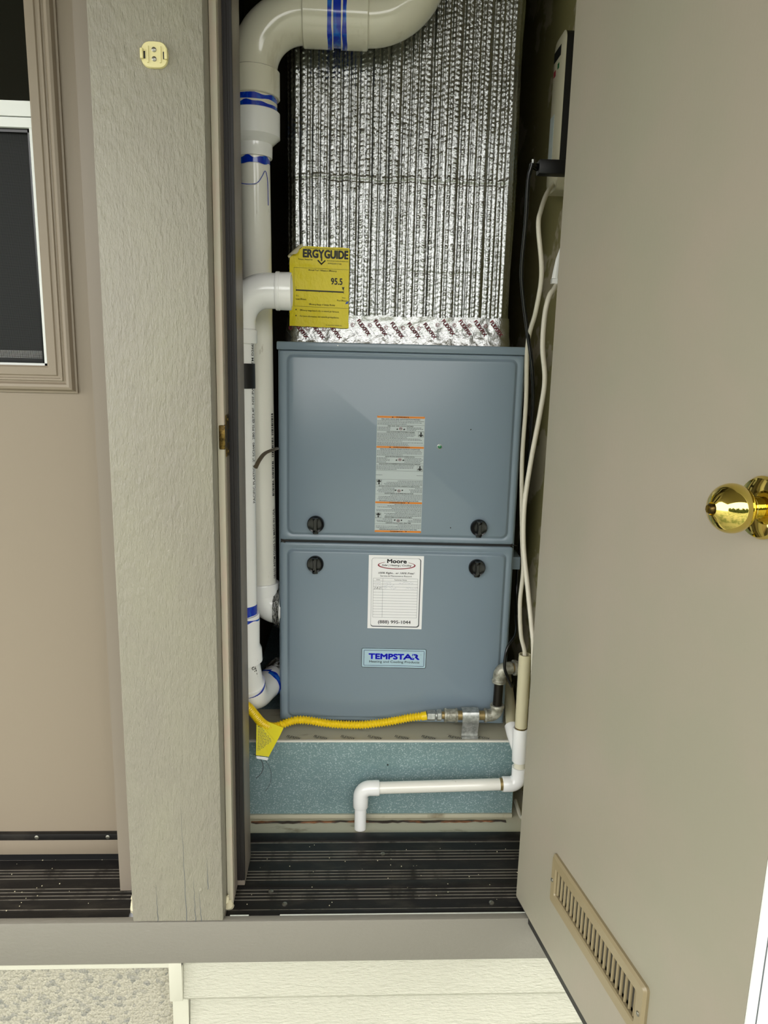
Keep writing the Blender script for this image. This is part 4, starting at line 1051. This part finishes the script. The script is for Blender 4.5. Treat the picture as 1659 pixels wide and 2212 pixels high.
for i in range(17):
    z = .7120 - i*.0036
    # left edge follows the fold, right edge follows the diagonal
    xl = -.1962 - .0010*(i/16); xr = -.1960 + (.7265-z)/(.7265-.6705)*.0355 if z > .6705 else -.1605 - (.6705-z)/(.6705-.6440)*.038
    xl += .002; xr -= .003
    x = xl
    while x < xr-.002:
        w = min(rr.uniform(.002, .006), xr-x); a = on_tag(x-O[0], z-O[2]); b = on_tag(x+w-O[0], z-O[2])
        fp.add([a, b, (b[0], b[1], b[2]+.0012), (a[0], a[1], a[2]+.0012)], [(0, 1, 2, 3)]); x += w+.0010
flat_build(fp, 'fine_print', 'inkgrey', tgo)

GP = empty('gas_pipe', O); tag(GP, 'galvanised and black iron gas pipe fittings at the furnace foot, right', 'pipe')
hexn = MB().tube(loc([(.2165, 1.566, .7062), (.224, 1.566, .7062)], O), .0085, 16); hexn.build('thread', 'brassy', GP)
MB().prof([(L(.2235, 1.566, .7062), .0120), (L(.2235, 1.566, .7062), .0158), (L(.2275, 1.566, .7062), .0165), (L(.2285, 1.566, .7062), .0145), (L(.2485, 1.566, .7062), .0145), (L(.2495, 1.566, .7062), .0165), (L(.2535, 1.566, .7062), .0158), (L(.2535, 1.566, .7062), .0110)], 28).build('pipe_coupling', 'malleable', GP)
MB().tube(loc([(.2535, 1.566, .7062), (.320, 1.566, .7062)], O), .0107, 24).build('nipple', 'brassy', GP)
ge = MB()
ge.prof([(L(.316, 1.566, .7062), .0120), (L(.316, 1.566, .7062), .0158), (L(.3205, 1.566, .7062), .0165), (L(.3215, 1.566, .7062), .0142), (L(.326, 1.566, .7062), .0138)], 24)
ge.tube(loc([(.322, 1.566, .7062)] + arc((.327, 1.566, .7242), .018, 270, 360, (1, 0, 0), (0, 0, 1), 10) + [(.345, 1.566, .730)], O), .0142, 24)
ge.prof([(L(.345, 1.566, .726), .0142), (L(.345, 1.566, .727), .0165), (L(.345, 1.566, .7315), .0165), (L(.345, 1.566, .733), .0155), (L(.345, 1.566, .733), .0110)], 24)
ge.build('elbow', 'malleable', GP, angle=50)
MB().tube(loc([(.345, 1.566, .730), (.3460, 1.566, .795)], O), .0107, 24).build('black_nipple', 'iron', GP)
g2 = MB()
g2.prof([(L(.346, 1.566, .788), .0115), (L(.346, 1.566, .788), .0162), (L(.346, 1.566, .793), .0168), (L(.346, 1.566, .795), .0145), (L(.346, 1.566, .80), .0142)], 24)
g2.tube(loc([(.346, 1.566, .796)] + arc((.365, 1.566, .803), .019, 180, 90, (1, 0, 0), (0, 0, 1), 10) + [(.372, 1.568, .822)], O), .0145, 24)
g2.build('elbow', 'malleable', GP, angle=50)
MB().tube(loc([(.368, 1.566, .822), (.385, 1.572, .822)], O), .0107, 20).build('nipple', 'brassy', GP)
MB().prof([(L(.378, 1.569, .822), .013), (L(.378, 1.569, .822), .0180), (L(.384, 1.570, .822), .0180), (L(.384, 1.570, .822), .0150), (L(.420, 1.576, .822), .0150)], 24).build('union', 'malleable', GP)
# strap bracket holding the pipe to the ledge
br = MB()
pf = [(1.578, .7195), (1.566, .7205), (1.5555, .7165), (1.5510, .7070), (1.5530, .690), (1.5580, .672), (1.5590, .6575), (1.5545, .6553), (1.5500, .6548)]
def strapm(mb, pf, x0_, x1_, th):
    ra_ = []
    for x_ in (x0_, x1_):
        a = [(x_-O[0], y-O[1], z-O[2]) for y, z in pf]; b = [(x_-O[0], y-O[1]-th*.4, z-O[2]+th) for y, z in reversed(pf)]
        ra_.append(a+b)
    mb.rings(ra_)
strapm(br, pf, .2640, .3020, .0018)
bro = br.build('pipe_bracket', 'galv'); bro.location = O; tag(bro, 'bent galvanised strap bracket under the gas pipe', 'bracket')

# ------------------------------------------------------------------ hoses and cables on the right
def cable(name, pts, r, m, label, cat='cable', group=None):
    o = MB().tube(smooth_path(pts, 8), r, 14).build(name, m); tag(o, label, cat, group); return o
cable('drain_hose', [(.418, 1.605, 1.870), (.402, 1.590, 1.858), (.3800, 1.55, 1.830), (.3590, 1.50, 1.790), (.3516, 1.48, 1.7577), (.3634, 1.48, 1.6735), (.3619, 1.50, 1.6055), (.362, 1.555, 1.5397), (.3700, 1.572, 1.42), (.3695, 1.572, 1.29), (.3735, 1.55, 1.1432), (.3765, 1.53, 1.0656), (.3715, 1.52, .9956), (.3755, 1.51, .9253), (.3848, 1.505, .886), (.3862, 1.505, .84)], .0046, 'whitecable',
      'white hose winding down from the control box into the open drain standpipe', 'hose')
cable('white_cord', [(.405, 1.50, 1.66), (.395, 1.485, 1.652), (.3875, 1.475, 1.6425), (.3787, 1.47, 1.6300), (.3725, 1.47, 1.5952), (.3721, 1.47, 1.5338), (.3808, 1.47, 1.4715), (.3758, 1.47, 1.4079), (.3641, 1.47, 1.315), (.3534, 1.46, 1.2217), (.3545, 1.45, 1.1372), (.3635, 1.43, 1.0552), (.3709, 1.41, .9833), (.376, 1.40, .93), (.388, 1.42, .78), (.405, 1.47, .60), (.410, 1.52, .475), (.410, 1.60, .466)], .0049, 'whitecable',
      'thick white cord looping from the wall clip, nearest the open door', 'cable')
cl_ = MB().box(.385, .44, 1.480, 1.492, 1.655, 1.664).tube([(.392, 1.486, 1.664), (.396, 1.488, 1.70), (.402, 1.49, 1.73)], [.007, .005, .001], 10).build('cable_clip', 'pvcw')
tag(cl_, 'small white wall clip holding the thick white cord', 'clip')
cable('power_cable', [(.3327, 1.48, 1.8706), (.3285, 1.485, 1.84), (.3314, 1.50, 1.7689), (.3329, 1.52, 1.6858), (.3412, 1.53, 1.6338), (.3574, 1.54, 1.5623), (.3720, 1.541, 1.4881), (.3870, 1.575, 1.3912), (.3960, 1.64, 1.1845), (.3960, 1.66, 1.0), (.3880, 1.61, .915)], .0040, 'blackgloss',
      'black power cord hanging from the plug beside the foil duct', 'cable')
cable('black_wire', [(.388, 1.615, .93), (.3740, 1.55, .9099), (.3522, 1.53, .885), (.3473, 1.525, .8435), (.3584, 1.53, .8139), (.372, 1.548, .7859), (.380, 1.58, .78)], .0034, 'blackgloss',
      'black wire looped in front of the gas pipe elbow', 'cable')
pg = empty('power_plug', (.36, 1.50, 1.868)); tag(pg, 'black power plug sticking out of the ivory wall box', 'plug')
MB().box(-.012, .045, -.012, .014, -.013, .013, bev=.003).build('plug_body', 'black', pg)
MB().tube([(-.012, 0, 0), (-.024, -.008, .002), (-.028, -.014, .0)], [.007, .006, .004], 12).build('strain_relief', 'blackgloss', pg)
B('plug_mark', 'paper', pg, -.0275, -.0245, -.0165, -.0145, .002, .010)

cbx = empty('control_box', (.44, 1.615, 1.86)); tag(cbx, 'tall ivory plastic wall box with black side beside the foil duct', 'control box')
m_ = MB()
def yz(y0, y1, z0, z1, r, x): return [(x, p[0], p[2]) for p in rrect(y0, y1, z0, z1, r, 0)]
m_.rings([yz(-.0415, .0415, -.006, .282, .020, -.0325), yz(-.0415, .0415, -.006, .282, .020, -.0338), yz(-.0390, .0390, -.003, .279, .019, -.0355)]); m_.build('front_shell', 'device', cbx)
MB().rings([yz(-.0410, .0410, .006, .281, .018, 0), yz(-.0410, .0410, .006, .281, .018, -.0326)]).build('dark_body', 'black', cbx)
MB().rings([yz(-.0420, .0420, -.012, .022, .016, -.001), yz(-.0420, .0420, -.012, .022, .016, -.0340)]).build('bottom_cover', 'device', cbx)
B('display', 'ink', cbx, -.0361, -.0355, -.012, .038, .243, .262)
B('indicator_light', 'inkred', cbx, -.0361, -.0355, .020, .034, .215, .226)
B('indicator_light', 'green', cbx, -.0361, -.0355, -.004, .006, .222, .232)
B('rating_label', 'warnpaper', cbx, -.0361, -.0355, .008, .038, .04, .140)
bpy.data.objects.remove(_to); bpy.data.curves.remove(_tc)
